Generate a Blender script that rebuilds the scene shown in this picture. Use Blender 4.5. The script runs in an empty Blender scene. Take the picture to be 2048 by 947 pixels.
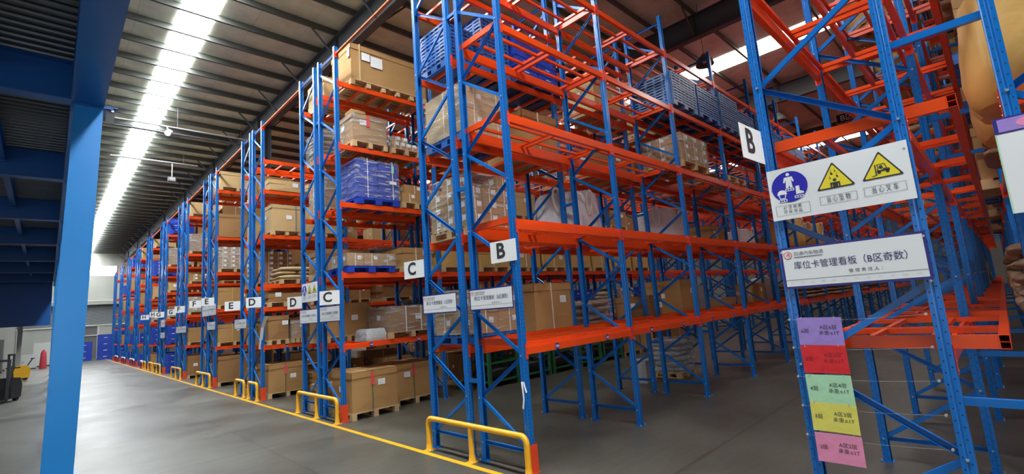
import bpy, math, random
from mathutils import Matrix, Vector

# ------------------------------------------------------------------ camera, world, light, exposure
SC = bpy.context.scene
COL = SC.collection
cam = bpy.data.cameras.new('camera')
cam.sensor_width = 36.0
cam.lens = 947.77 / 2048 * 36.0
cam.clip_end = 300
cam_o = bpy.data.objects.new('camera', cam)
COL.objects.link(cam_o)
Fv = Vector((0.69407007, 0.70529259, 0.1443229))
Rv = Vector((0.7184374, -0.6913962, -0.07628229))
Uv = Vector((-0.04598297, -0.15663223, 0.98658599))
CP = Vector((-4.27560229, -4.30315965, 1.99477155))
cam_o.matrix_world = Matrix(((Rv.x, Uv.x, -Fv.x, CP.x), (Rv.y, Uv.y, -Fv.y, CP.y), (Rv.z, Uv.z, -Fv.z, CP.z), (0, 0, 0, 1)))
SC.camera = cam_o

SC.view_settings.view_transform = 'Standard'
SC.view_settings.look = 'None'
SC.view_settings.gamma = 1.0
SC.view_settings.use_curve_mapping = False
SC.view_settings.exposure = 0.0
SC.cycles.use_denoising = True
SC.cycles.max_bounces = 8
SC.cycles.diffuse_bounces = 4
SC.cycles.glossy_bounces = 3
SC.cycles.transparent_max_bounces = 16

world = bpy.data.worlds.new('world')
SC.world = world
world.use_nodes = True
world.node_tree.nodes['Background'].inputs[0].default_value = (0.75, 0.87, 1, 1)
world.node_tree.nodes['Background'].inputs[1].default_value = 0.3

SKY_E = 58.0      # daylight coming through the translucent roof strips
def area(name, loc, direction, sx, sy, power, color):
    l = bpy.data.lights.new(name, 'AREA')
    l.shape = 'RECTANGLE'; l.size = sx; l.size_y = sy; l.energy = power; l.color = color
    o = bpy.data.objects.new(name, l); COL.objects.link(o)
    o.location = loc
    o.rotation_euler = Vector(direction).to_track_quat('-Z', 'Y').to_euler()
    return o
# added fill lamps, as from unseen loading doors behind the camera and at left
area('front_daylight_fill', (-7.5, -13.6, 3.0), (0.05, 1, 0.10), 9, 5, 300, (0.92, 0.97, 1.0))
area('left_daylight_fill', (-15.7, 2.0, 2.7), (1, 0.0, 0.16), 14, 4.6, 230, (0.92, 0.97, 1.0))
area('far_left_daylight_fill', (-15.7, 50, 2.6), (1, 0, 0), 10, 4.4, 40, (0.93, 0.97, 1.0))

# ------------------------------------------------------------------ measures (metres)
D = 0.86            # rack depth
B = 2.4606          # bay pitch
G = 0.2769          # gap between back-to-back racks
P = 5.1447          # pitch of the double racks along the main aisle
OY = 3.0993         # first post of the right-hand rack is at y = -OY
Q = 0.5374
TOP = 7.95
LV0 = [1.496, 3.093, 4.561, 5.894, 7.138]
LV1 = [1.50, 2.95, 4.45, 5.73, 7.17]
LV2 = [1.44, 2.49, 3.14, 4.56, 5.89, 6.80]
LV3 = [1.38, 2.70, 4.03, 5.34, 7.11]
LV4 = [1.40, 2.70, 4.05, 5.40, 7.10]
XW0, XW1, YW0, YW1 = -16.0, 38.0, -14.0, 61.0
def zroof(y): return 10.1 + 0.012 * y
R = random.Random(7)

# ------------------------------------------------------------------ materials
MATS = {}
def mat(name, col, rough=0.5, metal=0.0, spec=0.5, emit=None, es=0.0, noise=0.0, nscale=6.0, bump=0.0, bscale=30.0, coat=0.0):
    m = bpy.data.materials.new(name); m.use_nodes = True
    nt = m.node_tree; b = nt.nodes['Principled BSDF']
    b.inputs['Base Color'].default_value = (*col, 1)
    b.inputs['Roughness'].default_value = rough
    b.inputs['Metallic'].default_value = metal
    b.inputs['Specular IOR Level'].default_value = spec
    if coat: b.inputs['Coat Weight'].default_value = coat; b.inputs['Coat Roughness'].default_value = 0.1
    if emit:
        b.inputs['Emission Color'].default_value = (*emit, 1); b.inputs['Emission Strength'].default_value = es
    tc = nt.nodes.new('ShaderNodeTexCoord')
    if noise:
        n = nt.nodes.new('ShaderNodeTexNoise'); n.inputs['Scale'].default_value = nscale; n.inputs['Detail'].default_value = 5
        nt.links.new(tc.outputs['Object'], n.inputs['Vector'])
        r = nt.nodes.new('ShaderNodeMix'); r.data_type = 'RGBA'
        r.inputs[6].default_value = (*[c * (1 - noise) for c in col], 1)
        r.inputs[7].default_value = (*[min(1, c * (1 + noise)) for c in col], 1)
        nt.links.new(n.outputs['Fac'], r.inputs[0]); nt.links.new(r.outputs[2], b.inputs['Base Color'])
    if bump:
        n2 = nt.nodes.new('ShaderNodeTexNoise'); n2.inputs['Scale'].default_value = bscale; n2.inputs['Detail'].default_value = 3
        nt.links.new(tc.outputs['Object'], n2.inputs['Vector'])
        bp = nt.nodes.new('ShaderNodeBump'); bp.inputs['Strength'].default_value = bump; bp.inputs['Distance'].default_value = 0.02
        nt.links.new(n2.outputs['Fac'], bp.inputs['Height']); nt.links.new(bp.outputs[0], b.inputs['Normal'])
    MATS[name] = m
    return m

def nmath(nt, op, a, b=None, c=None):
    n = nt.nodes.new('ShaderNodeMath'); n.operation = op
    for i, v in enumerate((a, b, c)):
        if v is None: continue
        if isinstance(v, (int, float)): n.inputs[i].default_value = v
        else: nt.links.new(v, n.inputs[i])
    return n.outputs[0]

BLUE = (0.005, 0.138, 0.48)
mat('blue_paint', BLUE, 0.24, spec=0.5, noise=0.08)
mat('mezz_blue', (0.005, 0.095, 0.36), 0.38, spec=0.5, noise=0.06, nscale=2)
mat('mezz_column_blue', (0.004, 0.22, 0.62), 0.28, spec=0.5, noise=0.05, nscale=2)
mat('orange_paint', (0.84, 0.075, 0.008), 0.26, spec=0.55, noise=0.08)
mat('tie_orange', (0.80, 0.16, 0.04), 0.5, spec=0.3)
mat('connector_red', (0.72, 0.045, 0.02), 0.4, noise=0.1)
mat('protector_red', (0.72, 0.06, 0.015), 0.45, noise=0.12)
mat('yellow_paint', (0.85, 0.42, 0.015), 0.35, noise=0.07)
mat('rail_red', (0.45, 0.03, 0.02), 0.4, noise=0.07)
mat('rail_white', (0.8, 0.8, 0.8), 0.4)
mat('bolt', (0.50, 0.52, 0.53), 0.35, 0.6)
mat('cardboard', (0.44, 0.25, 0.10), 0.8, spec=0.2, noise=0.14, nscale=2.5)
mat('cardboard_dark', (0.34, 0.18, 0.075), 0.8, spec=0.2, noise=0.15, nscale=2.5)
mat('cardboard_gold', (0.60, 0.38, 0.13), 0.8, spec=0.2, noise=0.12, nscale=3)
mat('cardboard_light', (0.56, 0.38, 0.18), 0.8, spec=0.2, noise=0.12, nscale=3)
mat('tape', (0.62, 0.47, 0.28), 0.25)
mat('wood', (0.55, 0.38, 0.20), 0.75, spec=0.2, noise=0.2, nscale=8)
mat('paper', (0.78, 0.79, 0.80), 0.6)
mat('paper_white', (0.86, 0.86, 0.85), 0.5)
mat('ink', (0.03, 0.03, 0.035), 0.6)
mat('ink_blue', (0.03, 0.02, 0.13), 0.6)
mat('ink_pale', (0.62, 0.63, 0.65), 0.6)
mat('ink_red', (0.6, 0.04, 0.06), 0.6)
mat('navy', (0.03, 0.025, 0.20), 0.4)
mat('sign_blue', (0.02, 0.018, 0.42), 0.4)
mat('sign_yellow', (0.80, 0.66, 0.03), 0.4)
mat('card_purple', (0.35, 0.23, 0.62), 0.4, bump=0.25, bscale=9)
mat('card_red', (0.70, 0.018, 0.025), 0.35, bump=0.25, bscale=9)
mat('card_green', (0.42, 0.72, 0.46), 0.4, bump=0.25, bscale=9)
mat('card_yellow', (0.75, 0.68, 0.13), 0.4, bump=0.25, bscale=9)
mat('card_pink', (0.78, 0.27, 0.45), 0.4, bump=0.25, bscale=9)
mat('tag_red', (0.75, 0.08, 0.09), 0.5)
mat('tag_lilac', (0.55, 0.45, 0.72), 0.5)
mat('strap_white', (0.86, 0.84, 0.78), 0.4)
mat('strap_green', (0.10, 0.14, 0.09), 0.4)
mat('strap_yellow', (0.75, 0.52, 0.10), 0.4)
mat('strap_blue', (0.06, 0.13, 0.3), 0.4)
mat('crate_blue', (0.018, 0.06, 0.46), 0.35, noise=0.08)
mat('pallet_blue', (0.03, 0.13, 0.42), 0.4, noise=0.12)
mat('pallet_blue_dark', (0.03, 0.07, 0.24), 0.45, noise=0.12)
mat('pallet_grey', (0.10, 0.19, 0.40), 0.45, noise=0.12)
mat('bulk_bag', (0.76, 0.77, 0.80), 0.22, noise=0.08, bump=0.9, bscale=9)
mat('sack_tan', (0.58, 0.42, 0.23), 0.6, noise=0.12, bump=0.6, bscale=9)
mat('sack_gold', (0.66, 0.38, 0.10), 0.45, noise=0.12, bump=0.6, bscale=5)
mat('sack_brown', (0.30, 0.19, 0.11), 0.5, noise=0.2, bump=0.6, bscale=9)
mat('plastic_grey', (0.45, 0.46, 0.47), 0.35, noise=0.2, bump=0.8, bscale=16)
mat('cage_green', (0.03, 0.14, 0.06), 0.45, noise=0.1)
mat('part_black', (0.02, 0.021, 0.023), 0.4, noise=0.3)
mat('machine_yellow', (0.75, 0.40, 0.02), 0.4)
mat('rubber', (0.015, 0.015, 0.016), 0.7)
mat('steel_grey', (0.055, 0.060, 0.068), 0.5, noise=0.1)
mat('purlin_grey', (0.075, 0.08, 0.07), 0.6, noise=0.1)
mat('pipe_grey', (0.35, 0.36, 0.36), 0.5)
mat('white_plastic', (0.7, 0.7, 0.7), 0.4)
mat('lamp_dark', (0.10, 0.09, 0.08), 0.5)
mat('skylight_panel', (0.9, 0.95, 0.95), 0.5, emit=(0.93, 0.98, 1.0), es=SKY_E)
mat('skylight_panel_dull', (0.9, 0.93, 0.9), 0.5, emit=(1.0, 0.98, 0.93), es=14.0)
mat('window_glow', (0.9, 0.9, 0.95), 0.5, emit=(0.95, 0.93, 1.0), es=9.0)
mat('wall_panel', (0.42, 0.43, 0.38), 0.7, noise=0.06, nscale=0.8)
mat('wall_dark', (0.16, 0.16, 0.15), 0.7, noise=0.1, nscale=0.8)
mat('shutter', (0.20, 0.22, 0.23), 0.5, noise=0.05)
mat('frame_white', (0.6, 0.62, 0.58), 0.5)
mat('fabric_red', (0.5, 0.04, 0.06), 0.7)

def wave_bump(m, axis, period, strength, dist):
    nt = m.node_tree; b = nt.nodes['Principled BSDF']
    tc = nt.nodes.new('ShaderNodeTexCoord'); s = nt.nodes.new('ShaderNodeSeparateXYZ')
    nt.links.new(tc.outputs['Object'], s.inputs[0])
    w = nmath(nt, 'SINE', nmath(nt, 'MULTIPLY', s.outputs[axis], 2 * math.pi / period))
    bp = nt.nodes.new('ShaderNodeBump'); bp.inputs['Strength'].default_value = strength; bp.inputs['Distance'].default_value = dist
    nt.links.new(w, bp.inputs['Height']); nt.links.new(bp.outputs[0], b.inputs['Normal'])
wave_bump(MATS['shutter'], 2, 0.12, 1.0, 0.02)
wave_bump(MATS['wall_panel'], 0, 0.9, 0.3, 0.02)

# punched rack post: two columns of slots on the faces, painted blue
def post_material():
    m = mat('post_blue', BLUE, 0.24, spec=0.5)
    nt = m.node_tree; b = nt.nodes['Principled BSDF']
    tc = nt.nodes.new('ShaderNodeTexCoord'); s = nt.nodes.new('ShaderNodeSeparateXYZ'); nt.links.new(tc.outputs['Object'], s.inputs[0])
    n = nt.nodes.new('ShaderNodeSeparateXYZ'); nt.links.new(tc.outputs['Normal'], n.inputs[0])
    def col(coord, off, w):
        return nmath(nt, 'LESS_THAN', nmath(nt, 'ABSOLUTE', nmath(nt, 'SUBTRACT', nmath(nt, 'ABSOLUTE', coord), off)), w)
    def slot(h, ph, per=0.05):
        fr = nmath(nt, 'FRACT', nmath(nt, 'ADD', nmath(nt, 'DIVIDE', s.outputs[2], per), ph))
        return nmath(nt, 'LESS_THAN', nmath(nt, 'ABSOLUTE', nmath(nt, 'SUBTRACT', fr, 0.5)), h)
    ny = nmath(nt, 'GREATER_THAN', nmath(nt, 'ABSOLUTE', n.outputs[1]), 0.6)
    nx = nmath(nt, 'GREATER_THAN', nmath(nt, 'ABSOLUTE', n.outputs[0]), 0.6)
    a = nmath(nt, 'MULTIPLY', nmath(nt, 'MULTIPLY', col(s.outputs[0], 0.026, 0.0048), ny), slot(0.24, 0.0))
    c = nmath(nt, 'MULTIPLY', nmath(nt, 'MULTIPLY', col(s.outputs[1], 0.0195, 0.0042), nx), slot(0.07, nmath(nt, 'MULTIPLY', nmath(nt, 'GREATER_THAN', s.outputs[1], 0.0), 0.5), 0.075))
    h = nmath(nt, 'MAXIMUM', a, c)
    mx = nt.nodes.new('ShaderNodeMix'); mx.data_type = 'RGBA'
    mx.inputs[6].default_value = (*BLUE, 1); mx.inputs[7].default_value = (0.004, 0.01, 0.03, 1)
    nt.links.new(h, mx.inputs[0]); nt.links.new(mx.outputs[2], b.inputs['Base Color'])
    nt.links.new(nmath(nt, 'MULTIPLY_ADD', h, 0.5, 0.24), b.inputs['Roughness'])
post_material()

def floor_material():
    m = mat('concrete', (0.2, 0.2, 0.19), 0.35, spec=0.5)
    nt = m.node_tree; b = nt.nodes['Principled BSDF']
    tc = nt.nodes.new('ShaderNodeTexCoord'); s = nt.nodes.new('ShaderNodeSeparateXYZ'); nt.links.new(tc.outputs['Object'], s.inputs[0])
    n1 = nt.nodes.new('ShaderNodeTexNoise'); n1.inputs['Scale'].default_value = 0.55; n1.inputs['Detail'].default_value = 6; n1.inputs['Roughness'].default_value = 0.6
    n2 = nt.nodes.new('ShaderNodeTexNoise'); n2.inputs['Scale'].default_value = 5.0; n2.inputs['Detail'].default_value = 7; n2.inputs['Roughness'].default_value = 0.7
    mp = nt.nodes.new('ShaderNodeMapping'); mp.inputs['Scale'].default_value = (0.6, 2.2, 1)
    nt.links.new(tc.outputs['Object'], n1.inputs['Vector']); nt.links.new(tc.outputs['Object'], mp.inputs[0]); nt.links.new(mp.outputs[0], n2.inputs['Vector'])
    f = nmath(nt, 'ADD', nmath(nt, 'MULTIPLY', n1.outputs['Fac'], 0.6), nmath(nt, 'MULTIPLY', n2.outputs['Fac'], 0.4))
    cr = nt.nodes.new('ShaderNodeValToRGB')
    cr.color_ramp.elements[0].position = 0.3; cr.color_ramp.elements[0].color = (0.042, 0.038, 0.030, 1)
    cr.color_ramp.elements[1].position = 0.72; cr.color_ramp.elements[1].color = (0.125, 0.123, 0.100, 1)
    nt.links.new(f, cr.inputs[0])
    wob = nmath(nt, 'MULTIPLY', nmath(nt, 'SUBTRACT', n2.outputs['Fac'], 0.5), 0.05)
    def joint(c, off, period, w):
        x = nmath(nt, 'ADD', nmath(nt, 'SUBTRACT', c, off), wob)
        fr = nmath(nt, 'SUBTRACT', nmath(nt, 'FRACT', nmath(nt, 'ADD', nmath(nt, 'DIVIDE', x, period), 0.5)), 0.5)
        return nmath(nt, 'LESS_THAN', nmath(nt, 'ABSOLUTE', fr), w / period)
    j = nmath(nt, 'MAXIMUM', joint(s.outputs[1], -1.40, 6.0, 0.016), joint(s.outputs[0], -1.62, 6.0, 0.011))
    j2 = nmath(nt, 'MAXIMUM', joint(s.outputs[1], -0.83, 3.0, 0.004), joint(s.outputs[0], 1.9, 3.0, 0.004))
    mx = nt.nodes.new('ShaderNodeMix'); mx.data_type = 'RGBA'; mx.inputs[7].default_value = (0.045, 0.035, 0.028, 1)
    nt.links.new(nmath(nt, 'MAXIMUM', nmath(nt, 'MULTIPLY', j, 0.85), nmath(nt, 'MULTIPLY', j2, 0.5)), mx.inputs[0]); nt.links.new(cr.outputs[0], mx.inputs[6])
    nt.links.new(mx.outputs[2], b.inputs['Base Color'])
    nt.links.new(nmath(nt, 'MULTIPLY_ADD', n1.outputs['Fac'], 0.45, 0.17), b.inputs['Roughness'])
    bp = nt.nodes.new('ShaderNodeBump'); bp.inputs['Strength'].default_value = 0.05; bp.inputs['Distance'].default_value = 0.01
    nt.links.new(n2.outputs['Fac'], bp.inputs['Height']); nt.links.new(bp.outputs[0], b.inputs['Normal'])
floor_material()

def ceiling_material():
    m = mat('insulation', (0.42, 0.42, 0.38), 0.75, spec=0.3)
    nt = m.node_tree; b = nt.nodes['Principled BSDF']
    tc = nt.nodes.new('ShaderNodeTexCoord'); s = nt.nodes.new('ShaderNodeSeparateXYZ'); nt.links.new(tc.outputs['Object'], s.inputs[0])
    n1 = nt.nodes.new('ShaderNodeTexNoise'); n1.inputs['Scale'].default_value = 2.5; n1.inputs['Detail'].default_value = 6
    nt.links.new(tc.outputs['Object'], n1.inputs['Vector'])
    fr = nmath(nt, 'ABSOLUTE', nmath(nt, 'SUBTRACT', nmath(nt, 'FRACT', nmath(nt, 'DIVIDE', s.outputs[0], 1.2)), 0.5))
    ln = nmath(nt, 'LESS_THAN', fr, 0.006)
    cr = nt.nodes.new('ShaderNodeValToRGB')
    cr.color_ramp.elements[0].position = 0.3; cr.color_ramp.elements[0].color = (0.53, 0.56, 0.45, 1)
    cr.color_ramp.elements[1].position = 0.7; cr.color_ramp.elements[1].color = (0.68, 0.71, 0.57, 1)
    nt.links.new(n1.outputs['Fac'], cr.inputs[0])
    mx = nt.nodes.new('ShaderNodeMix'); mx.data_type = 'RGBA'; mx.inputs[7].default_value = (0.16, 0.16, 0.14, 1)
    nt.links.new(nmath(nt, 'MULTIPLY', ln, 0.35), mx.inputs[0]); nt.links.new(cr.outputs[0], mx.inputs[6]); nt.links.new(mx.outputs[2], b.inputs['Base Color'])
    bp = nt.nodes.new('ShaderNodeBump'); bp.inputs['Strength'].default_value = 0.5; bp.inputs['Distance'].default_value = 0.04
    nt.links.new(n1.outputs['Fac'], bp.inputs['Height']); nt.links.new(bp.outputs[0], b.inputs['Normal'])
ceiling_material()

# corrugated metal deck of the mezzanine (real ribs come from the mesh)
mat('deck_steel', (0.10, 0.105, 0.11), 0.32, 0.5, noise=0.1, nscale=1.5)

# stretch film: mostly see-through, glossy bumps, with wrinkle highlights painted as pale streaks
def film_material(name, tint, opac):
    m = bpy.data.materials.new(name); m.use_nodes = True; nt = m.node_tree; nt.nodes.clear()
    out = nt.nodes.new('ShaderNodeOutputMaterial'); tr = nt.nodes.new('ShaderNodeBsdfTransparent'); p = nt.nodes.new('ShaderNodeBsdfPrincipled')
    p.inputs['Base Color'].default_value = (*tint, 1); p.inputs['Roughness'].default_value = 0.16; p.inputs['Specular IOR Level'].default_value = 0.9
    tr.inputs[0].default_value = (0.96, 0.97, 0.98, 1)
    mix = nt.nodes.new('ShaderNodeMixShader')
    tc = nt.nodes.new('ShaderNodeTexCoord'); mp = nt.nodes.new('ShaderNodeMapping'); mp.inputs['Scale'].default_value = (1.6, 1.6, 9); mp.inputs['Rotation'].default_value = (0.3, 0.25, 0.4)
    nz = nt.nodes.new('ShaderNodeTexNoise'); nz.inputs['Scale'].default_value = 2.2; nz.inputs['Detail'].default_value = 5; nz.inputs['Distortion'].default_value = 0.6
    nt.links.new(tc.outputs['Object'], mp.inputs[0]); nt.links.new(mp.outputs[0], nz.inputs['Vector'])
    bp = nt.nodes.new('ShaderNodeBump'); bp.inputs['Strength'].default_value = 1.0; bp.inputs['Distance'].default_value = 0.06
    nt.links.new(nz.outputs['Fac'], bp.inputs['Height']); nt.links.new(bp.outputs[0], p.inputs['Normal'])
    mr = nt.nodes.new('ShaderNodeMapRange'); mr.interpolation_type = 'SMOOTHSTEP'
    mr.inputs[1].default_value = 0.50; mr.inputs[2].default_value = 0.68; mr.inputs[3].default_value = opac; mr.inputs[4].default_value = opac + 0.42
    nt.links.new(nz.outputs['Fac'], mr.inputs[0]); nt.links.new(mr.outputs[0], mix.inputs[0])
    nt.links.new(tr.outputs[0], mix.inputs[1]); nt.links.new(p.outputs[0], mix.inputs[2]); nt.links.new(mix.outputs[0], out.inputs[0])
    MATS[name] = m
film_material('film', (0.70, 0.73, 0.76), 0.10)
film_material('film_thick', (0.66, 0.68, 0.70), 0.22)

# ------------------------------------------------------------------ mesh helpers
class MB:
    def __init__(s): s.v = []; s.f = []; s.m = []; s.names = []
    def mi(s, n):
        if n not in s.names: s.names.append(n)
        return s.names.index(n)
    def raw(s, vs, fs, m):
        o = len(s.v); s.v += [tuple(x) for x in vs]; k = s.mi(m)
        for f in fs: s.f.append(tuple(i + o for i in f)); s.m.append(k)
        return s
    def box(s, x0, x1, y0, y1, z0, z1, m):
        return s.raw([(x0, y0, z0), (x1, y0, z0), (x1, y1, z0), (x0, y1, z0), (x0, y0, z1), (x1, y0, z1), (x1, y1, z1), (x0, y1, z1)],
                     [(0, 3, 2, 1), (4, 5, 6, 7), (0, 1, 5, 4), (1, 2, 6, 5), (2, 3, 7, 6), (3, 0, 4, 7)], m)
    def bar(s, a, b, w, h, m, up=(0, 0, 1)):
        a = Vector(a); b = Vector(b); d = (b - a).normalized(); u = Vector(up)
        if abs(d.dot(u)) > 0.98: u = Vector((0, 1, 0))
        r = d.cross(u).normalized(); u = r.cross(d)
        vs = []
        for p in (a, b):
            for i, j in ((-1, -1), (1, -1), (1, 1), (-1, 1)): vs.append(p + r * (w / 2 * i) + u * (h / 2 * j))
        return s.raw(vs, [(0, 1, 2, 3), (7, 6, 5, 4), (0, 4, 5, 1), (1, 5, 6, 2), (2, 6, 7, 3), (3, 7, 4, 0)], m)
    def prism(s, poly, axis, a, b, m):
        n = len(poly); vs = []
        for t in (a, b):
            for p, q in poly:
                vs.append((p, q, t) if axis == 'z' else ((t, p, q) if axis == 'x' else (p, t, q)))
        fs = [tuple(range(n)), tuple(range(2 * n - 1, n - 1, -1))]
        for i in range(n): j = (i + 1) % n; fs.append((i, i + n, j + n, j))
        return s.raw(vs, fs, m)
    def tube(s, pts, r, m, seg=10, caps=True):
        pts = [Vector(p) for p in pts]; vs = []; n = len(pts); prev = None
        for i, p in enumerate(pts):
            d = ((pts[min(i + 1, n - 1)] - pts[max(i - 1, 0)])).normalized()
            if prev is None:
                u = Vector((0, 0, 1)) if abs(d.z) < 0.9 else Vector((1, 0, 0))
            else: u = prev
            x = d.cross(u).normalized(); u2 = x.cross(d).normalized(); prev = u2
            rr = r[i] if isinstance(r, (list, tuple)) else r
            for k in range(seg):
                a = 2 * math.pi * k / seg; vs.append(p + (x * math.cos(a) + u2 * math.sin(a)) * rr)
        fs = []
        for i in range(n - 1):
            for k in range(seg):
                a = i * seg + k; b = i * seg + (k + 1) % seg; fs.append((a, a + seg, b + seg, b))
        if caps: fs += [tuple(range(seg)), tuple(range(n * seg - 1, (n - 1) * seg - 1, -1))]
        return s.raw(vs, fs, m)
    def mesh(s, name, smooth=False, ang=40):
        me = bpy.data.meshes.new(name); me.from_pydata(s.v, [], s.f)
        for n in s.names: me.materials.append(MATS[n])
        me.polygons.foreach_set('material_index', s.m)
        if smooth:
            me.polygons.foreach_set('use_smooth', [True] * len(s.f))
            try: me.set_sharp_from_angle(angle=math.radians(ang))
            except Exception: pass
        me.update()
        return me

def link(name, me, parent=None, loc=(0, 0, 0), rz=0.0):
    o = bpy.data.objects.new(name, me); COL.objects.link(o)
    o.location = loc
    if rz: o.rotation_euler = (0, 0, rz)
    if parent: o.parent = parent
    return o
def tag(o, label, cat, group=None):
    o['label'] = label; o['category'] = cat
    if group: o['group'] = group
    return o
def empty(name, loc, label, cat, group=None, rz=0.0):
    o = link(name, None, None, loc, rz); o.empty_display_size = 0.1
    return tag(o, label, cat, group)
def struct(name, me, parent=None):
    o = link(name, me, parent)
    if not parent: o['kind'] = 'structure'
    return o
CACHE = {}
def cached(key, fn):
    if key not in CACHE: CACHE[key] = fn()
    return CACHE[key]

# ------------------------------------------------------------------ building shell
def shell():
    b = MB()
    b.raw([(XW0, YW0, 0), (XW1, YW0, 0), (XW1, YW1, 0), (XW0, YW1, 0), (XW0, YW0, -0.2), (XW1, YW0, -0.2), (XW1, YW1, -0.2), (XW0, YW1, -0.2)],
          [(0, 1, 2, 3), (7, 6, 5, 4), (0, 4, 5, 1), (1, 5, 6, 2), (2, 6, 7, 3), (3, 7, 4, 0)], 'concrete')
    struct('floor', b.mesh('floor'))
    # roof sheet cut into strips so that the translucent strips are real panels between them
    SK = [(-2.20, -1.45), (12.3, 13.4), (27.5, 28.6)]
    xs = [XW0]
    for a, c in SK: xs += [a, c]
    xs.append(XW1)
    b = MB()
    for i in range(0, len(xs), 2):
        x0, x1 = xs[i], xs[i + 1]
        za, zb = zroof(YW0), zroof(YW1)
        vs = [(x0, YW0, za), (x1, YW0, za), (x1, YW1, zb), (x0, YW1, zb)]
        b.raw(vs + [(x, y, z + 0.12) for x, y, z in vs], [(0, 3, 2, 1), (4, 5, 6, 7), (0, 1, 5, 4), (1, 2, 6, 5), (2, 3, 7, 6), (3, 0, 4, 7)], 'insulation')
    ceil = struct('ceiling', b.mesh('ceiling'))
    for a, c in SK:
        b = MB(); za, zb = zroof(YW0), zroof(YW1)
        vs = [(a, YW0, za - .015), (c, YW0, za - .015), (c, YW1, zb - .015), (a, YW1, zb - .015)]
        b.raw(vs + [(x, y, z + 0.10) for x, y, z in vs], [(0, 3, 2, 1), (4, 5, 6, 7), (0, 1, 5, 4), (1, 2, 6, 5), (2, 3, 7, 6), (3, 0, 4, 7)], 'skylight_panel' if a < 0 else 'skylight_panel_dull')
        link('skylight', b.mesh('skylight'), ceil)
    # purlins: Z-sections along x
    prof = [(0, 0), (0.07, 0), (0.07, -0.02), (0.008, -0.008), (0.008, -0.19), (0.008, -0.20), (-0.06, -0.20), (-0.06, -0.18), (0, -0.19)]
    b = MB(); b.prism([(p, q) for p, q in prof], 'x', XW0, XW1, 'purlin_grey')
    pm = b.mesh('purlin')
    y = YW0 + 0.6; n = 0
    rows = []
    while y < YW1 - 0.3:
        link('purlin', pm, ceil, (0, y, zroof(y))); rows.append(y); y += 1.18; n += 1
    # rafters: I-beams along y
    t = 0.012
    for rx in (-13.7, -6.2, 1.32, 8.78, 16.3, 23.8, 31.3):
        b = MB()
        za, zb = zroof(YW0) - 0.2, zroof(YW1) - 0.2
        def seg(x0, x1, o0, o1):
            vs = [(x0, YW0, za + o0), (x1, YW0, za + o0), (x1, YW1, zb + o0), (x0, YW1, zb + o0), (x0, YW0, za + o1), (x1, YW0, za + o1), (x1, YW1, zb + o1), (x0, YW1, zb + o1)]
            b.raw(vs, [(0, 3, 2, 1), (4, 5, 6, 7), (0, 1, 5, 4), (1, 2, 6, 5), (2, 3, 7, 6), (3, 0, 4, 7)], 'steel_grey')
        seg(rx - .11, rx + .11, -.02, 0); seg(rx - .006, rx + .006, -.68, -.02); seg(rx - .11, rx + .11, -.70, -.68)
        for q in range(0, len(rows), 6):
            yy = rows[q]; z = zroof(yy) - .2
            b.box(rx - .1, rx + .1, yy - .006, yy + .006, z - .68, z - .03, 'steel_grey')
        link('rafter', b.mesh('rafter'), ceil)
        b = MB()
        for q in range(0, len(rows), 2):
            yy = rows[q]; z = zroof(yy)
            for sx in (-1, 1): b.bar((rx + sx * .75, yy, z - .2), (rx + sx * .1, yy, z - .86), .04, .04, 'steel_grey')
        link('fly_brace', b.mesh('fly_brace'), ceil)
    # walls
    def wall(name, x0, x1, y0, y1, z0, z1, m):
        b = MB(); b.box(x0, x1, y0, y1, z0, z1, m); return struct(name, b.mesh(name))
    b = MB()
    # back wall with door opening and high window opening
    H = 11.2; y0, y1 = YW1, YW1 + .2
    wx0, wx1, wz0, wz1 = -7.2, 0.72, 8.38, 9.5
    dx0, dx1, dz = -6.5, 2.4, 5.4
    b.box(XW0, wx0, y0, y1, 5.4, H, 'wall_panel'); b.box(wx0, wx1, y0, y1, wz1, H, 'wall_panel'); b.box(wx0, wx1, y0, y1, dz, wz0, 'wall_panel'); b.box(wx1, dx1, y0, y1, 5.4, H, 'wall_panel'); b.box(dx1, XW1, y0, y1, 5.4, H, 'wall_dark')
    b.box(XW0, dx0, y0, y1, 0, 5.4, 'wall_panel'); b.box(dx1, XW1, y0, y1, 0, 5.4, 'wall_dark')  # right part darkened: shade behind the racks is put into its colour
    struct('wall_back', b.mesh('wall_back'))
    b = MB(); b.box(wx0, wx1, y0 + .08, y0 + .12, wz0, wz1, 'window_glow')
    w = struct('window_1', b.mesh('window_1'))
    b = MB()
    for x in (wx0, -4.5, -1.9, wx1 - .06): b.box(x, x + .06, y0 - .02, y0 + .08, wz0, wz1, 'frame_white')
    for z in (wz0, wz1 - .06): b.box(wx0, wx1, y0 - .02, y0 + .08, z, z + .06, 'frame_white')
    link('window_frame', b.mesh('window_frame'), w)
    b = MB(); b.box(XW0 + .1, 6, y0 - .35, y0, 5.45, 5.85, 'wall_panel'); b.box(XW0 + .1, 6, y0 - .38, y0 - .33, 5.75, 5.9, 'frame_white')
    struct('trim_1', b.mesh('trim_1'))
    b = MB()
    b.box(dx0, dx1, y0 + .04, y0 + .1, 3.4, 5.4, 'shutter')
    d = struct('door_1', b.mesh('door_1'))
    b = MB()
    for x in (-6.4, -3.2, -1.95, -0.65, 0.55, 2.3): b.box(x, x + .14, y0 - .05, y0 + .1, 0, 3.4, 'frame_white')
    b.box(dx0, dx1, y0 - .05, y0 + .1, 3.28, 3.4, 'frame_white'); b.box(-1.9, -.6, y0 - .04, y0 + .06, 2.3, 2.4, 'frame_white')
    b.box(-.65, .6, y0 + .02, y0 + .06, 0, 3.3, 'wall_panel'); b.box(-3.2, -1.9, y0 + .02, y0 + .06, 0, 3.3, 'wall_panel')
    link('door_frame', b.mesh('door_frame'), d)
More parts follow.
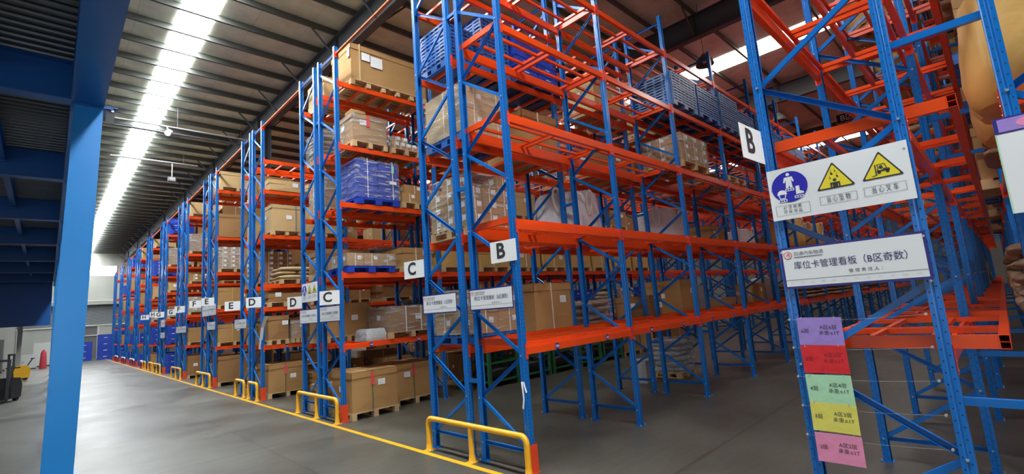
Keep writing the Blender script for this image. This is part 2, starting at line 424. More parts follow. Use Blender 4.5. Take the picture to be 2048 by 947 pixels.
    b = MB(); b.box(-1.8, -.65, y0 + .06, y0 + .09, 0, 3.3, 'wall_dark'); b.box(.55, 2.3, y0 + .06, y0 + .09, 0, 3.3, 'wall_dark'); b.box(dx0, -3.2, y0 + .06, y0 + .09, 0, 3.3, 'wall_panel')
    link('door_panel', b.mesh('door_panel'), d)
    wall('wall_left', XW0 - .2, XW0, YW0, YW1, 0, H, 'wall_panel')
    wall('wall_right', XW1, XW1 + .2, YW0, YW1, 0, H, 'wall_dark')  # dark tone carries the shade at the far end of the aisles
    wall('wall_front', XW0, XW1, YW0 - .2, YW0, 0, H, 'wall_panel')
    # painted yellow line along the main aisle
    b = MB(); b.box(-.31, -.23, -6, 58, 0.0, .004, 'yellow_paint')
    o = link('floor_line', b.mesh('floor_line')); tag(o, 'long yellow line painted on the grey floor along the rack ends', 'floor marking')
shell()

# ------------------------------------------------------------------ mezzanine on the left
def mezzanine():
    z0, z1 = 5.76, 6.405; ye = 41.0
    root = empty('mezzanine_platform', (-4, 6, 0), 'blue steel mezzanine with corrugated deck on columns at the left', 'mezzanine')
    off = Vector((4, -6, 0))
    def part(n, b, parent=root):
        me = b.mesh(n); o = link(n, me, parent, off if parent is root else (0, 0, 0)); return o
    def hbeam(b, p, q, w, z0, z1, m):
        # p, q: plan points
        (xa, ya), (xb, yb) = p, q
        if abs(xb - xa) < abs(yb - ya):
            b.box(xa - w / 2, xa + w / 2, ya, yb, z0, z0 + .02, m); b.box(xa - w / 2, xa + w / 2, ya, yb, z1 - .02, z1, m); b.box(xa - .008, xa + .008, ya, yb, z0 + .02, z1 - .02, m)
        else:
            b.box(xa, xb, ya - w / 2, ya + w / 2, z0, z0 + .02, m); b.box(xa, xb, ya - w / 2, ya + w / 2, z1 - .02, z1, m); b.box(xa, xb, ya - .008, ya + .008, z0 + .02, z1 - .02, m)
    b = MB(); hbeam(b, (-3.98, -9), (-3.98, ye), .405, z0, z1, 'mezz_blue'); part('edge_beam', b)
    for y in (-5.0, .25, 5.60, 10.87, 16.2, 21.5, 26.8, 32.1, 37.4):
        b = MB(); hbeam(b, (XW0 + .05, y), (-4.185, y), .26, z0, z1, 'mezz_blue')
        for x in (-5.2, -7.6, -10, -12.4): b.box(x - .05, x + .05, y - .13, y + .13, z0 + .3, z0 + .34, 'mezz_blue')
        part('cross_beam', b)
    for x in (-5.2, -7.6, -10, -12.4, -14.8):
        b = MB(); hbeam(b, (x, -9), (x, ye), .12, 6.11, z1, 'mezz_blue'); part('joist', b)
    # deck: trapezoid ribs running along x
    b = MB(); y = -9.0; pts = []
    while y < ye:
        pts += [(y, 6.485), (y + .07, 6.485), (y + .09, 6.42), (y + .16, 6.42), (y + .18, 6.485)]; y += .2
    n = len(pts)
    vs = [(XW0 + .05, p, q) for p, q in pts] + [(-3.78, p, q) for p, q in pts]
    b.raw(vs, [(i, i + 1, i + 1 + n, i + n) for i in range(n - 1)], 'deck_steel')
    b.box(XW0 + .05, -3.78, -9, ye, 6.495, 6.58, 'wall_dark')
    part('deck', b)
    for i, y in enumerate((5.60, 10.9, 16.2, 21.5, 26.8, 32.1, 37.4)):
        b = MB(); x0, x1 = -4.14, -3.785
        if i: x0, x1 = -4.12, -3.87
        b.box(x0, x1, y, y + .35, .02, z0 - .02, 'mezz_column_blue')
        if i == 0: b.v = [(vx - .13 * (1 - vz / z0), vy, vz) for vx, vy, vz in b.v]
        c = part('column', b)
        b = MB(); dx_ = .13 if i == 0 else 0; b.box(x0 - .06 - dx_, x1 + .06 - dx_, y - .06, y + .41, 0, .02, 'mezz_blue'); part('base_plate', b, c); b = MB(); b.box(x0 - .03, x1 + .12, y - .04, y + .4, z0 - .02, z0, 'mezz_blue')
        part('cap_plate', b, c)
    b = MB(); b.box(-3.75, -3.64, 5.6, 5.62, 5.50, 5.78, 'part_black'); b.box(-3.78, -3.60, 5.57, 5.7, 5.77, 5.79, 'mezz_blue')
    b.tube([(-3.67, 5.6, 5.72), (-3.67, 5.575, 5.72)], .018, 'bolt', 8)
    part('end_bracket', b)
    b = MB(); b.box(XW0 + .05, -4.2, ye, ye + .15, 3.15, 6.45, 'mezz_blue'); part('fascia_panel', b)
    for x in (-5.6, -8.6, -12):
        b = MB(); b.box(x - .12, x + .12, ye, ye + .24, 0, 3.15, 'wall_panel'); part('end_post', b)
mezzanine()

# ------------------------------------------------------------------ rack parts
POSTP = [(-.039, -.035), (-.015, -.035), (-.009, -.027), (.009, -.027), (.015, -.035), (.039, -.035), (.045, -.029), (.045, -.010), (.0405, -.004), (.0405, .004), (.045, .010), (.045, .035), (.026, .035), (.026, .031), (.037, .031), (.037, -.030), (-.037, -.030), (-.037, .031), (-.026, .031), (-.026, .035), (-.045, .035), (-.045, .010), (-.0405, .004), (-.0405, -.004), (-.045, -.010), (-.045, -.029)]
def post_mesh():
    b = MB(); b.prism(POSTP, 'z', .006, TOP, 'post_blue'); b.box(-.075, .075, -.06, .06, 0, .006, 'blue_paint')
    for sx in (-1, 1): b.tube([(sx * .06, -.045, .006), (sx * .06, -.045, .03)], .009, 'bolt', 6)
    return b.mesh('post')
def beam_mesh(L, far):
    # runs along +x from 0 to L; front face towards -y; top at z = 0
    b = MB()
    b.prism([(-.028, -.112), (.026, -.112), (.026, 0), (-.005, 0), (-.005, -.022), (-.028, -.022)], 'x', .042, L - .042, 'orange_paint')
    for x0, s in ((.040, 1), (L - .040, -1)):
        xa, xb = sorted((x0, x0 + s * .006)); b.box(xa, xb, -.036, .03, -.165, .03, 'connector_red')
        xa, xb = sorted((x0 - s * .036, x0 + s * .006)); b.box(xa, xb, -.041, -.036, -.165, .03, 'connector_red')
        for k in range(3): b.tube([(x0 - s * .018, -.044, -.14 + k * .06), (x0 - s * .018, -.040, -.14 + k * .06)], .006, 'bolt', 6)
    return b.mesh('beam')
def bracing_mesh(s):
    # in the y-z plane; y = 0 at the aisle post, y = s*D at the rear post
    b = MB(); w = .035
    def bolt(y, z): b.tube([(-.05, y, z), (-.03, y, z)], .009, 'bolt', 7)
    zs = .24; y0, y1 = s * .02, s * (D - .02)
    def chan(p, q, side=-1):
        P_, Q_ = Vector(p), Vector(q); o = Vector((-side * .013, 0, 0)); b.bar(P_ + o, Q_ + o, .003, .042, 'blue_paint'); d = (Q_ - P_).normalized(); n = Vector((1, 0, 0)).cross(d) * .021
        for k in (-1, 1): b.bar(P_ + n * k, Q_ + n * k, .026, .003, 'blue_paint', up=tuple(n))
    chan((0, y0, zs), (0, y1, zs)); z = zs; bolt(0, zs); bolt(s * D, zs)
    while z + .57 < TOP - .2:
        chan((0.002, y0, z + .02), (0.002, y1, z + .55), 1); bolt(s * D, z + .57)
        if z + 1.14 < TOP - .1:
            chan((0.002, y1, z + .59), (0.002, y0, z + 1.12)); bolt(0, z + 1.14)
        z += 1.14
    chan((0, y0, TOP - .15), (0, y1, TOP - .15))
    return b.mesh('bracing')
def deck_mesh(s, over):
    # pallet support frame laid on the beams of one bay: x 0..B; y from the aisle beam to the overhang beam behind
    b = MB(); ya, yb = s * (-.02), s * (D + over); m = 'orange_paint'
    lo, hi = sorted((ya, yb))
    # rear longitudinal, open-ended double tube
    y2 = s * (D + over); y1 = s * (D + over - .05); a, c = sorted((y1, y2))
    for q0, q1 in ((a, a + .003), (c - .003, c)): b.box(.03, B - .01, q0, q1, .0, .088, m)
    b.box(.03, B - .01, a, c, .043, .046, m)
    b.box(.03, B - .01, a, c, .085, .088, m); b.box(.03, B - .01, a, c, 0, .003, m)
    # front longitudinal
    f0, f1 = sorted((s * .03, s * .07)); b.box(.06, B - .06, f0, f1, .0, .04, m)
    # end cross member
    e0, e1 = sorted((s * .045, s * (D + over - .05))); b.box(.034, .074, e0, e1, .0, .088, m)
    for x in (1.15, 1.27, B - .10):
        b.box(x - .02, x + .02, e0, e1, .0, .045, m)
    for t0, t1 in ((.07, 1.13), (1.29, B - .12)):
        for fy in (.33, .66):
            y = s * (D + over) * fy; b.box(t0, t1, y - .02, y + .02, .005, .045, m)
    return b.mesh('deck_frame')
def bars_mesh(s):
    # flush cross bars between the two beams
    b = MB(); m = 'orange_paint'; e0, e1 = sorted((s * .02, s * (D - .02)))
    for x in (.22, .62, 1.04, 1.42, 1.84, 2.24): b.box(x - .02, x + .02, e0, e1, -.05, -.005, m)
    return b.mesh('cross_bar')

POST = post_mesh()
BEAM = beam_mesh(B, False)
def flip(o):   # mirror a +y-facing variant by turning the beam around
    pass
def beam_flip_mesh():
    me = BEAM.copy(); me.transform(Matrix.Translation((B, 0, 0)) @ Matrix.Rotation(math.pi, 4, 'Z')); return me
BEAMF = beam_flip_mesh()
BRACE = {1: bracing_mesh(1), -1: bracing_mesh(-1)}
BARS = {1: bars_mesh(1), -1: bars_mesh(-1)}
def post_flip():
    me = POST.copy(); me.transform(Matrix.Rotation(math.pi, 4, 'Z')); return me
POSTF = post_flip()

def text_mesh(body, size, m, bold=0.0, align='CENTER', width=None):
    c = bpy.data.curves.new('t', 'FONT'); c.body = body; c.size = size; c.align_x = align; c.align_y = 'CENTER'; c.offset = bold; c.resolution_u = 3
    o = bpy.data.objects.new('t', c); COL.objects.link(o)
    bpy.context.view_layer.update()
    me = bpy.data.meshes.new_from_object(o.evaluated_get(bpy.context.evaluated_depsgraph_get()))
    COL.objects.unlink(o); bpy.data.objects.remove(o); bpy.data.curves.remove(c)
    vs = [tuple(v.co) for v in me.vertices]; fs = [tuple(p.vertices) for p in me.polygons]
    bpy.data.meshes.remove(me)
    if width and vs:
        xs = [v[0] for v in vs]; cx = (min(xs) + max(xs)) / 2; w = max(xs) - min(xs); k = width / w
        vs = [((v[0] - cx) * k + (cx if align == 'CENTER' else cx), v[1], v[2]) for v in vs]
    return vs, fs, m
def stamp(mb, t, x, y, z=.0035, sx=1.0):
    vs, fs, m = t
    mb.raw([(v[0] * sx + x, v[1] + y, z) for v in vs], fs, m)

def number_disc(txt):
    def fn():
        b = MB(); n = 20; r = .047
        pts = [(r * math.cos(2 * math.pi * i / n), r * math.sin(2 * math.pi * i / n)) for i in range(n)]
        b.prism(pts, 'z', 0, .001, 'navy'); stamp(b, text_mesh(txt, .05, 'paper_white', .0012), 0, 0, .0018)
        me = b.mesh('number_sticker'); me.transform(Matrix.Rotation(math.pi / 2, 4, 'X')); return me
    return cached(('disc', txt), fn)

def rack_row(label, y0, s, nb, levels, over=None, discs=None, spacers=None, cat='pallet rack', group=None, x0=0.0):
    """a rack run; y0 = aisle side post line, s = direction to its rear"""
    root = empty('pallet_rack', (x0, y0, 0), label, cat, group)
    pf, pr = (POST, POSTF) if s == 1 else (POSTF, POST)
    for k in range(nb + 1):
        link('post', pf, root, (k * B, 0, 0)); link('post', pr, root, (k * B, s * D, 0)); link('bracing', BRACE[s], root, (k * B, 0, 0))
    dk = None
    if over is not None: dk = cached(('deck', s, over), lambda: deck_mesh(s, over))
    nlev = len(levels); cap = 95 // (2 * nlev)
    bf, br = (BEAM, BEAMF) if s == 1 else (BEAMF, BEAM)
    for k in range(min(nb, cap)):
        for li, z in enumerate(levels):
            f = link('beam', bf, root, (k * B, 0, z)); link('beam', br, root, (k * B, s * D, z))
            if dk is not None: link('deck_frame', dk, root, (k * B, 0, z))
            else: link('cross_bars', BARS[s], root, (k * B, 0, z))
            if li == 0 and discs and k < len(discs):
                for j, t in enumerate(discs[k]): link('number_sticker', number_disc(t), f, ((.62, 1.78)[j], s * -.029, -.068))
    if nb > cap:
        for nm, me_a, me_b in (('beam', bf, br), ('deck_frame', dk if dk is not None else BARS[s], None)):
            b = MB()
            for k in range(cap, nb):
                for z in levels:
                    for me, yy in ((me_a, 0), (me_b, s * D)):
                        if me is None: continue
                        for p in me.polygons:
                            pass
                        b.raw([(v.co.x + k * B, v.co.y + yy, v.co.z + z) for v in me.vertices], [tuple(p.vertices) for p in me.polygons], 'orange_paint')
            o = link(nm, b.mesh(nm), root); o['kind'] = 'stuff'
    if spacers:
        ln, zs = spacers
        b = MB(); lo, hi = sorted((s * .035, s * (ln - .035))); b.box(-.02, .02, lo, hi, -.025, .025, 'blue_paint'); me = b.mesh('row_spacer')
        for k in range(nb + 1):
            for z in zs: link('row_spacer', me, root, (k * B, s * D, z))
    return root

def protector(root, x, y):
    b = MB(); b.prism([(-.062, -.055), (.062, -.055), (.062, .05), (.056, .05), (.056, -.049), (-.056, -.049), (-.056, .05), (-.062, .05)], 'z', 0.008, .33, 'protector_red')
    b.box(-.075, .075, -.065, -.03, 0, .008, 'protector_red')
    link('post_protector', b.mesh('post_protector'), root, (x, y, 0))

SP = (G, (1.02, 3.745, 6.52))
dB = [(str(104 - 4 * k), str(102 - 4 * k)) for k in range(8)]
dB = [('104', '102'), ('100', '98'), ('96', '94'), ('92', '90'), ('88', '86'), ('84', '82')]
rB = rack_row('near blue and orange pallet rack, mostly empty, with letter B sign and orange corner guard', 0, 1, 15, LV0, .10, dB, SP)
protector(rB, 0, 0)
rC1 = rack_row('loaded rack back to back behind the near B rack, letter C on its corner', 2 * D + G, -1, 12, LV0)
rBo = rack_row('right-hand rack carrying the safety sign and coloured floor cards, decks empty at its end', -OY, -1, 13, LV0, Q * .5 + .04, None, (Q, (1.17, 3.636, 6.1)))
rA = rack_row('rack at far right edge holding the tall golden bulk bag', -OY - 2 * D - Q, 1, 13, LV0)
LETT = 'CDEFGHJKLM'
YK = [k * P for k in range(12)]; YK[2] = 10.15
for k in range(1, 11):
    lv = {1: LV1, 2: LV2, 3: LV3}.get(k, LV4)
    nb = 13 if k == 1 else (11 if k == 2 else (9 if k <= 4 else 4))
    if k <= 6:
        a, c = LETT[k - 1], LETT[k]
        la = 'near half of the double rack between letter signs %s and %s' % (a, c); lc = 'far half of the double rack between letter signs %s and %s' % (a, c)
        grp = None
    else:
        o7 = ('first', 'second', 'third', 'fourth')[k - 7]; grp = 'distant racks without letter signs'
        la = 'near half of the %s distant double rack beyond the letter H racks' % o7; lc = 'far half of the %s distant double rack beyond the letter H racks' % o7
    r1 = rack_row(la, YK[k], 1, nb, lv, None, [('104', '102')] if k <= 2 else None, SP if k < 4 else None, group=grp)
    r2 = rack_row(lc, YK[k] + 2 * D + G, -1, nb, lv, None, None, None, group=grp)
    protector(r1, 0, 0)

# orange tie rails across the tops of the aisles
for k in range(1, 11):
    b = MB(); ya, yb = YK[k - 1] + 2 * D + G, YK[k]
    b.tube([(0, ya + .045, 0), (0, yb - .045, 0)], .03, 'tie_orange', 12)
    for y in (ya + .036, yb - .045): b.box(-.05, .05, y, y + .009, -.09, .07, 'connector_red')
    o = link('tie_rail', b.mesh('tie_rail'), None, (0, 0, 7.77))
    nm = {1: 'B and C', 2: 'C and D', 3: 'D and E', 4: 'E and F', 5: 'F and G', 6: 'G and H'}.get(k)
    if nm: tag(o, 'orange tie rail across the rack tops between letter %s double racks' % nm, 'tie rail')
    else: tag(o, 'orange tie rail across the tops before the %s distant rack beyond letter H' % ('first', 'second', 'third', 'fourth')[k - 7], 'tie rail', 'distant tie rails')

# ------------------------------------------------------------------ guard rails
def guard_rail(ya, yb, mids, col, label, group=None):
    root = empty('guard_rail', (-.16, ya, 0), label, 'guard rail', group)
    r = .037; H = .46; L = yb - ya; cr = .09
    pts = []
    for i in range(0, 6):
        a = math.pi / 2 * i / 5; pts.append((0, cr - cr * math.cos(a) if False else cr * (1 - math.cos(a)), H - cr + cr * math.sin(a)))
    end = [(0, L - p[1], p[2]) for p in reversed(pts)]
    b = MB(); b.tube([(0, 0, H - cr - .01)] + pts + end + [(0, L, H - cr - .01)], r, col[0], 14)
    link('top_rail', b.mesh('top_rail', True), root)
    for y in [0] + mids + [L]:
        b = MB(); b.tube([(0, y, H - cr if y in (0, L) else H - .02), (0, y, .12), (0, y, .03), (0, y, .006)], [r, r, r * 1.25, r * 1.7], col[1], 14)
        lg = link('leg', b.mesh('leg', True), root)
        b = MB(); b.box(-.075, .075, y - .06, y + .06, 0, .008, col[1])
        for sx in (-1, 1): b.tube([(sx * .055, y - .04, .008), (sx * .055, y - .04, .022)], .008, 'bolt', 6)
        link('foot_plate', b.mesh('foot_plate'), lg)
YW = ('yellow_paint', 'yellow_paint'); RW = ('rail_white', 'rail_red')
Lr = 2 * D + G + .1
guard_rail(-.1, 1.95, [1.05], YW, 'large yellow tubular guard rail in front of the near B and C posts')
gl = {1: 'yellow guard rail at the rack end between letters C and D', 3: 'yellow guard rail at the rack end between letters E and F', 4: 'yellow guard rail at the rack end between letters F and G', 5: 'yellow guard rail at the rack end between letters G and H'}
for k in (1, 3, 4, 5): guard_rail(k * P - .05, k * P + 2.0, [1.0], YW, gl[k])
guard_rail(YK[2] - .05, YK[2] + .72, [], YW, 'short yellow guard rail nearer to the camera of the pair at letter D')
guard_rail(YK[2] + 1.15, YK[2] + 2.0, [], YW, 'short yellow guard rail farther from the camera of the pair at letter D')
guard_rail(6 * P - .05, 6 * P + .75, [], YW, 'short yellow guard rail beside a short red one, beyond letter H')
guard_rail(6 * P + 1.15, 6 * P + 2.0, [], RW, 'short red guard rail beside a short yellow one, beyond letter H')
for k in (7, 8, 9): guard_rail(k * P - .05, k * P + 2.0, [1.0], RW, 'tiny red guard rail with white top, %s one beyond the short red rail' % ('first', 'second', 'third')[k - 7], 'distant red guard rails')

# ------------------------------------------------------------------ signs
def bendz(mb, amp, w):
    if not amp: return
    mb.v = [(x, y, z + amp * ((x / (w / 2)) ** 2)) for x, y, z in mb.v]
def plate(mb, w, h, m, t=.002, nx=1):
    for i in range(nx):
        xa = -w / 2 + w * i / nx; xb = -w / 2 + w * (i + 1) / nx
        mb.raw([(xa, -h / 2, 0), (xb, -h / 2, 0), (xb, h / 2, 0), (xa, h / 2, 0), (xa, -h / 2, -t), (xb, -h / 2, -t), (xb, h / 2, -t), (xa, h / 2, -t)],
               [(0, 1, 2, 3), (7, 6, 5, 4), (0, 4, 5, 1), (1, 5, 6, 2), (2, 6, 7, 3), (3, 7, 4, 0)], m)
def rect(mb, x0, x1, y0, y1, z, m, n=1):
    for i in range(n):
        a = x0 + (x1 - x0) * i / n; c = x0 + (x1 - x0) * (i + 1) / n
        mb.raw([(a, y0, z), (c, y0, z), (c, y1, z), (a, y1, z)], [(0, 1, 2, 3)], m)
def frame(mb, x0, x1, y0, y1, t, z, m, n=1):
    rect(mb, x0, x1, y0, y0 + t, z, m, n); rect(mb, x0, x1, y1 - t, y1, z, m, n); rect(mb, x0, x0 + t, y0 + t, y1 - t, z, m); rect(mb, x1 - t, x1, y0 + t, y1 - t, z, m)
def poly(mb, pts, z, m): mb.raw([(p[0], p[1], z) for p in pts], [tuple(range(len(pts)))], m)
def circ(cx, cy, rx, ry=None, n=28, a0=0, a1=2 * math.pi):
    ry = ry or rx
    return [(cx + rx * math.cos(a0 + (a1 - a0) * i / n), cy + ry * math.sin(a0 + (a1 - a0) * i / n)) for i in range(n if a1 - a0 > 6.2 else n + 1)]
def sign_matrix(px, py, pz, dirx, diry, roll=0.0):
    # dir: horizontal direction of the sign's own right-hand side
    r = Vector((dirx, diry, 0)).normalized(); u = Vector((0, 0, 1)); n = r.cross(u)
    M = Matrix(((r.x, u.x, n.x, px), (r.y, u.y, n.y, py), (r.z, u.z, n.z, pz), (0, 0, 0, 1)))
    return M @ Matrix.Rotation(roll, 4, 'Z')
def put_sign(name, base, parts, M, label, cat):
    o = link(name, base.mesh(name)); o.matrix_world = M; tag(o, label, cat)
    for pn, pb in parts:
        link(pn, pb.mesh(pn), o)
    return o

def letter_sign(ch, xr, yr, zc, ang, label, w=.42, h=.28, tall=False):
    # right edge at (xr, yr); the plate extends to the left along ang (degrees from +y towards -x)
    a = math.radians(ang); dl = Vector((-math.sin(a), math.cos(a), 0)); c = Vector((xr, yr, 0)) + dl * (w / 2)
    base = MB(); plate(base, w, h, 'paper_white', .004)
    t = MB(); stamp(t, text_mesh(ch, h * .98, 'ink', .008), -w * (.10 if not tall else 0), .004, .002)
    if not tall:
        for sy in (-.35, .35): poly(t, circ(w * .38, sy * h, .006, n=8), .002, 'ink_pale')
    return put_sign('letter_sign', base, [('lettering', t)], sign_matrix(c.x, c.y, zc, -dl.x, -dl.y), label, 'sign')
letter_sign('B', -.055, -.07, 2.71, 6, 'white letter B sign on the near corner post of the near rack', .44)
letter_sign('C', -.055, 2.02, 2.70, 10, 'white letter C sign on the back corner post of the near double rack', .46)
letter_sign('C', -.055, 5.10, 2.452, 42, 'white letter C sign across the C aisle, beside the small safety sign')
letter_sign('D', -.055, 7.12, 2.465, 28, 'white letter D sign nearer the camera, beside the small safety sign')
letter_sign('D', -.055, 10.11, 2.65, 47, 'white letter D sign farther from the camera, on the second D post')
letter_sign('E', -.055, 12.15, 2.66, 63, 'white letter E sign nearer the camera, right of the other E')
letter_sign('E', -.055, 15.39, 2.985, 55, 'white letter E sign farther from the camera, left of the other E')
letter_sign('F', -.055, 17.44, 3.015, 55, 'white letter F sign nearer the camera, touching the E sign')
letter_sign('F', -.055, 20.53, 2.965, 52, 'white letter F sign farther from the camera, touching the G sign')
letter_sign('G', -.055, 22.57, 2.93, 41, 'white letter G sign nearer the camera, touching the F sign')
letter_sign('G', -.055, 25.68, 2.945, 60, 'white letter G sign farther from the camera, touching the H sign')
letter_sign('H', -.055, 27.70, 3.04, 50, 'white letter H sign touching the small G sign')
letter_sign('H', -.055, 30.82, 3.0, 59, 'white letter H sign, leftmost and most distant of all letters')
# tall B card hanging on the right-hand rack's first post
letter_sign('B', -.05, -3.075, 3.14, 87, 'white letter B card sticking out from the right-hand rack post', .42, .285, False)

def logo(mb, x, y, k, txt='日通汽车物流'):
    ring = circ(x, y, .030 * k, n=24); poly(mb, ring, .0022, 'ink_red'); poly(mb, circ(x, y, .025 * k, n=24), .0028, 'paper_white')
    stamp(mb, text_mesh('通', .038 * k, 'ink_red'), x, y, .0032)
    stamp(mb, text_mesh(txt, .034 * k, 'ink', 0, 'LEFT'), x + .042 * k, y + .004 * k, .0026)
    rect(mb, x + .044 * k, x + .236 * k, y - .024 * k, y - .019 * k, .0026, 'ink')

def card_board(letter, par, w, h, M, label, amp=0.0, nums=True, detail=True):
    base = MB(); plate(base, w, h, 'navy', .004, 12 if amp else 1)
    t = MB(); bw = .017
    rect(t, -w / 2 + bw, w / 2 - bw, -h / 2 + bw, h / 2 - bw, .001, 'paper', 12 if amp else 1)
    k = w / .9
    logo(t, -w / 2 + .055 * k, h / 2 - .062 * k, k)
    stamp(t, text_mesh('库位卡管理看板（%s区%s数）' % (letter, par), .066 * k, 'ink_blue', 0, 'CENTER', .70 * k), .01 * k, .012 * k, .0022)
    stamp(t, text_mesh('管 理 责 任 人 ：', .03 * k, 'ink', 0), .10 * k, -.062 * k, .0022)
    rect(t, -w / 2 + bw, w / 2 - bw, -h / 2 + .066 * k, -h / 2 + .069 * k, .0022, 'ink', 12 if amp else 1)
    if nums:
        for i, s_ in enumerate(['81', '83', '85', '87', '89', '91', '93', '95', '97', '99', '101', '103']):
            stamp(t, text_mesh(s_, .024 * k, 'ink_pale'), -w / 2 + (.06 + .07 * i) * k, -h / 2 + .042 * k, .0022)
    for sx in (-1, 1): poly(t, circ(sx * (w / 2 - .012), h / 2 - .035, .009, n=10), .003, 'bolt')
    bendz(base, amp, w); bendz(t, amp, w)
    return put_sign('notice_board', base, [('printed_face', t)], M, label, 'sign')
card_board('B', '奇', .90, .325, sign_matrix(-.062, -3.529, 2.125, 0, -1), 'white notice board with navy border and Chinese title for odd-numbered B locations')
card_board('B', '偶', .86, .29, sign_matrix(-.075, .425, 2.12, 0, -1), 'white notice board with navy edge on the near B rack end, for even numbers', .035)
card_board('C', '奇', .86, .29, sign_matrix(-.075, 1.585, 2.12, 0, -1), 'white notice board with navy edge beside the C sign of the near double rack', .035)
def small_board(y0, zc, w, h, ang, label, letter, par, amp=.03):
    a = math.radians(ang); c = Vector((-.07, y0, 0))
    card_board(letter, par, w, h, sign_matrix(c.x, c.y, zc, math.sin(a), -math.cos(a)), label, amp, False)
small_board(5.50, 2.13, .84, .33, 5, 'small white notice board below the C sign across the C aisle', 'C', '偶')
small_board(6.63, 2.12, .84, .32, 5, 'small white notice board below the small safety sign', 'D', '奇')
small_board(11.95, 2.1, .84, .30, 8, 'small white notice board between the D and E signs', 'E', '奇')
small_board(15.6, 2.13, .84, .30, 5, 'small white notice board right below the twin boards at letter E', 'E', '偶')
small_board(15.6, 2.70, .80, .42, 5, 'white notice right below the far E sign, nearer of the twin notices', 'E', '偶', 0)
small_board(16.6, 2.70, .80, .42, 5, 'white notice below the far E sign, farther of the twin notices', 'F', '奇', 0)
small_board(20.7, 2.1, .8, .3, 5, 'tiny white notice board nearer of two below the far F sign', 'F', '偶', 0)
small_board(21.7, 2.1, .8, .3, 5, 'tiny white notice board farther of two below the far F sign', 'G', '奇', 0)
small_board(25.9, 2.5, .8, .4, 5, 'tiny white notice board directly below the farther G sign', 'G', '偶', 0)
small_board(25.9, 1.9, .8, .3, 5, 'tiny white notice board, lower one of two below the farther G sign', 'G', '偶', 0)

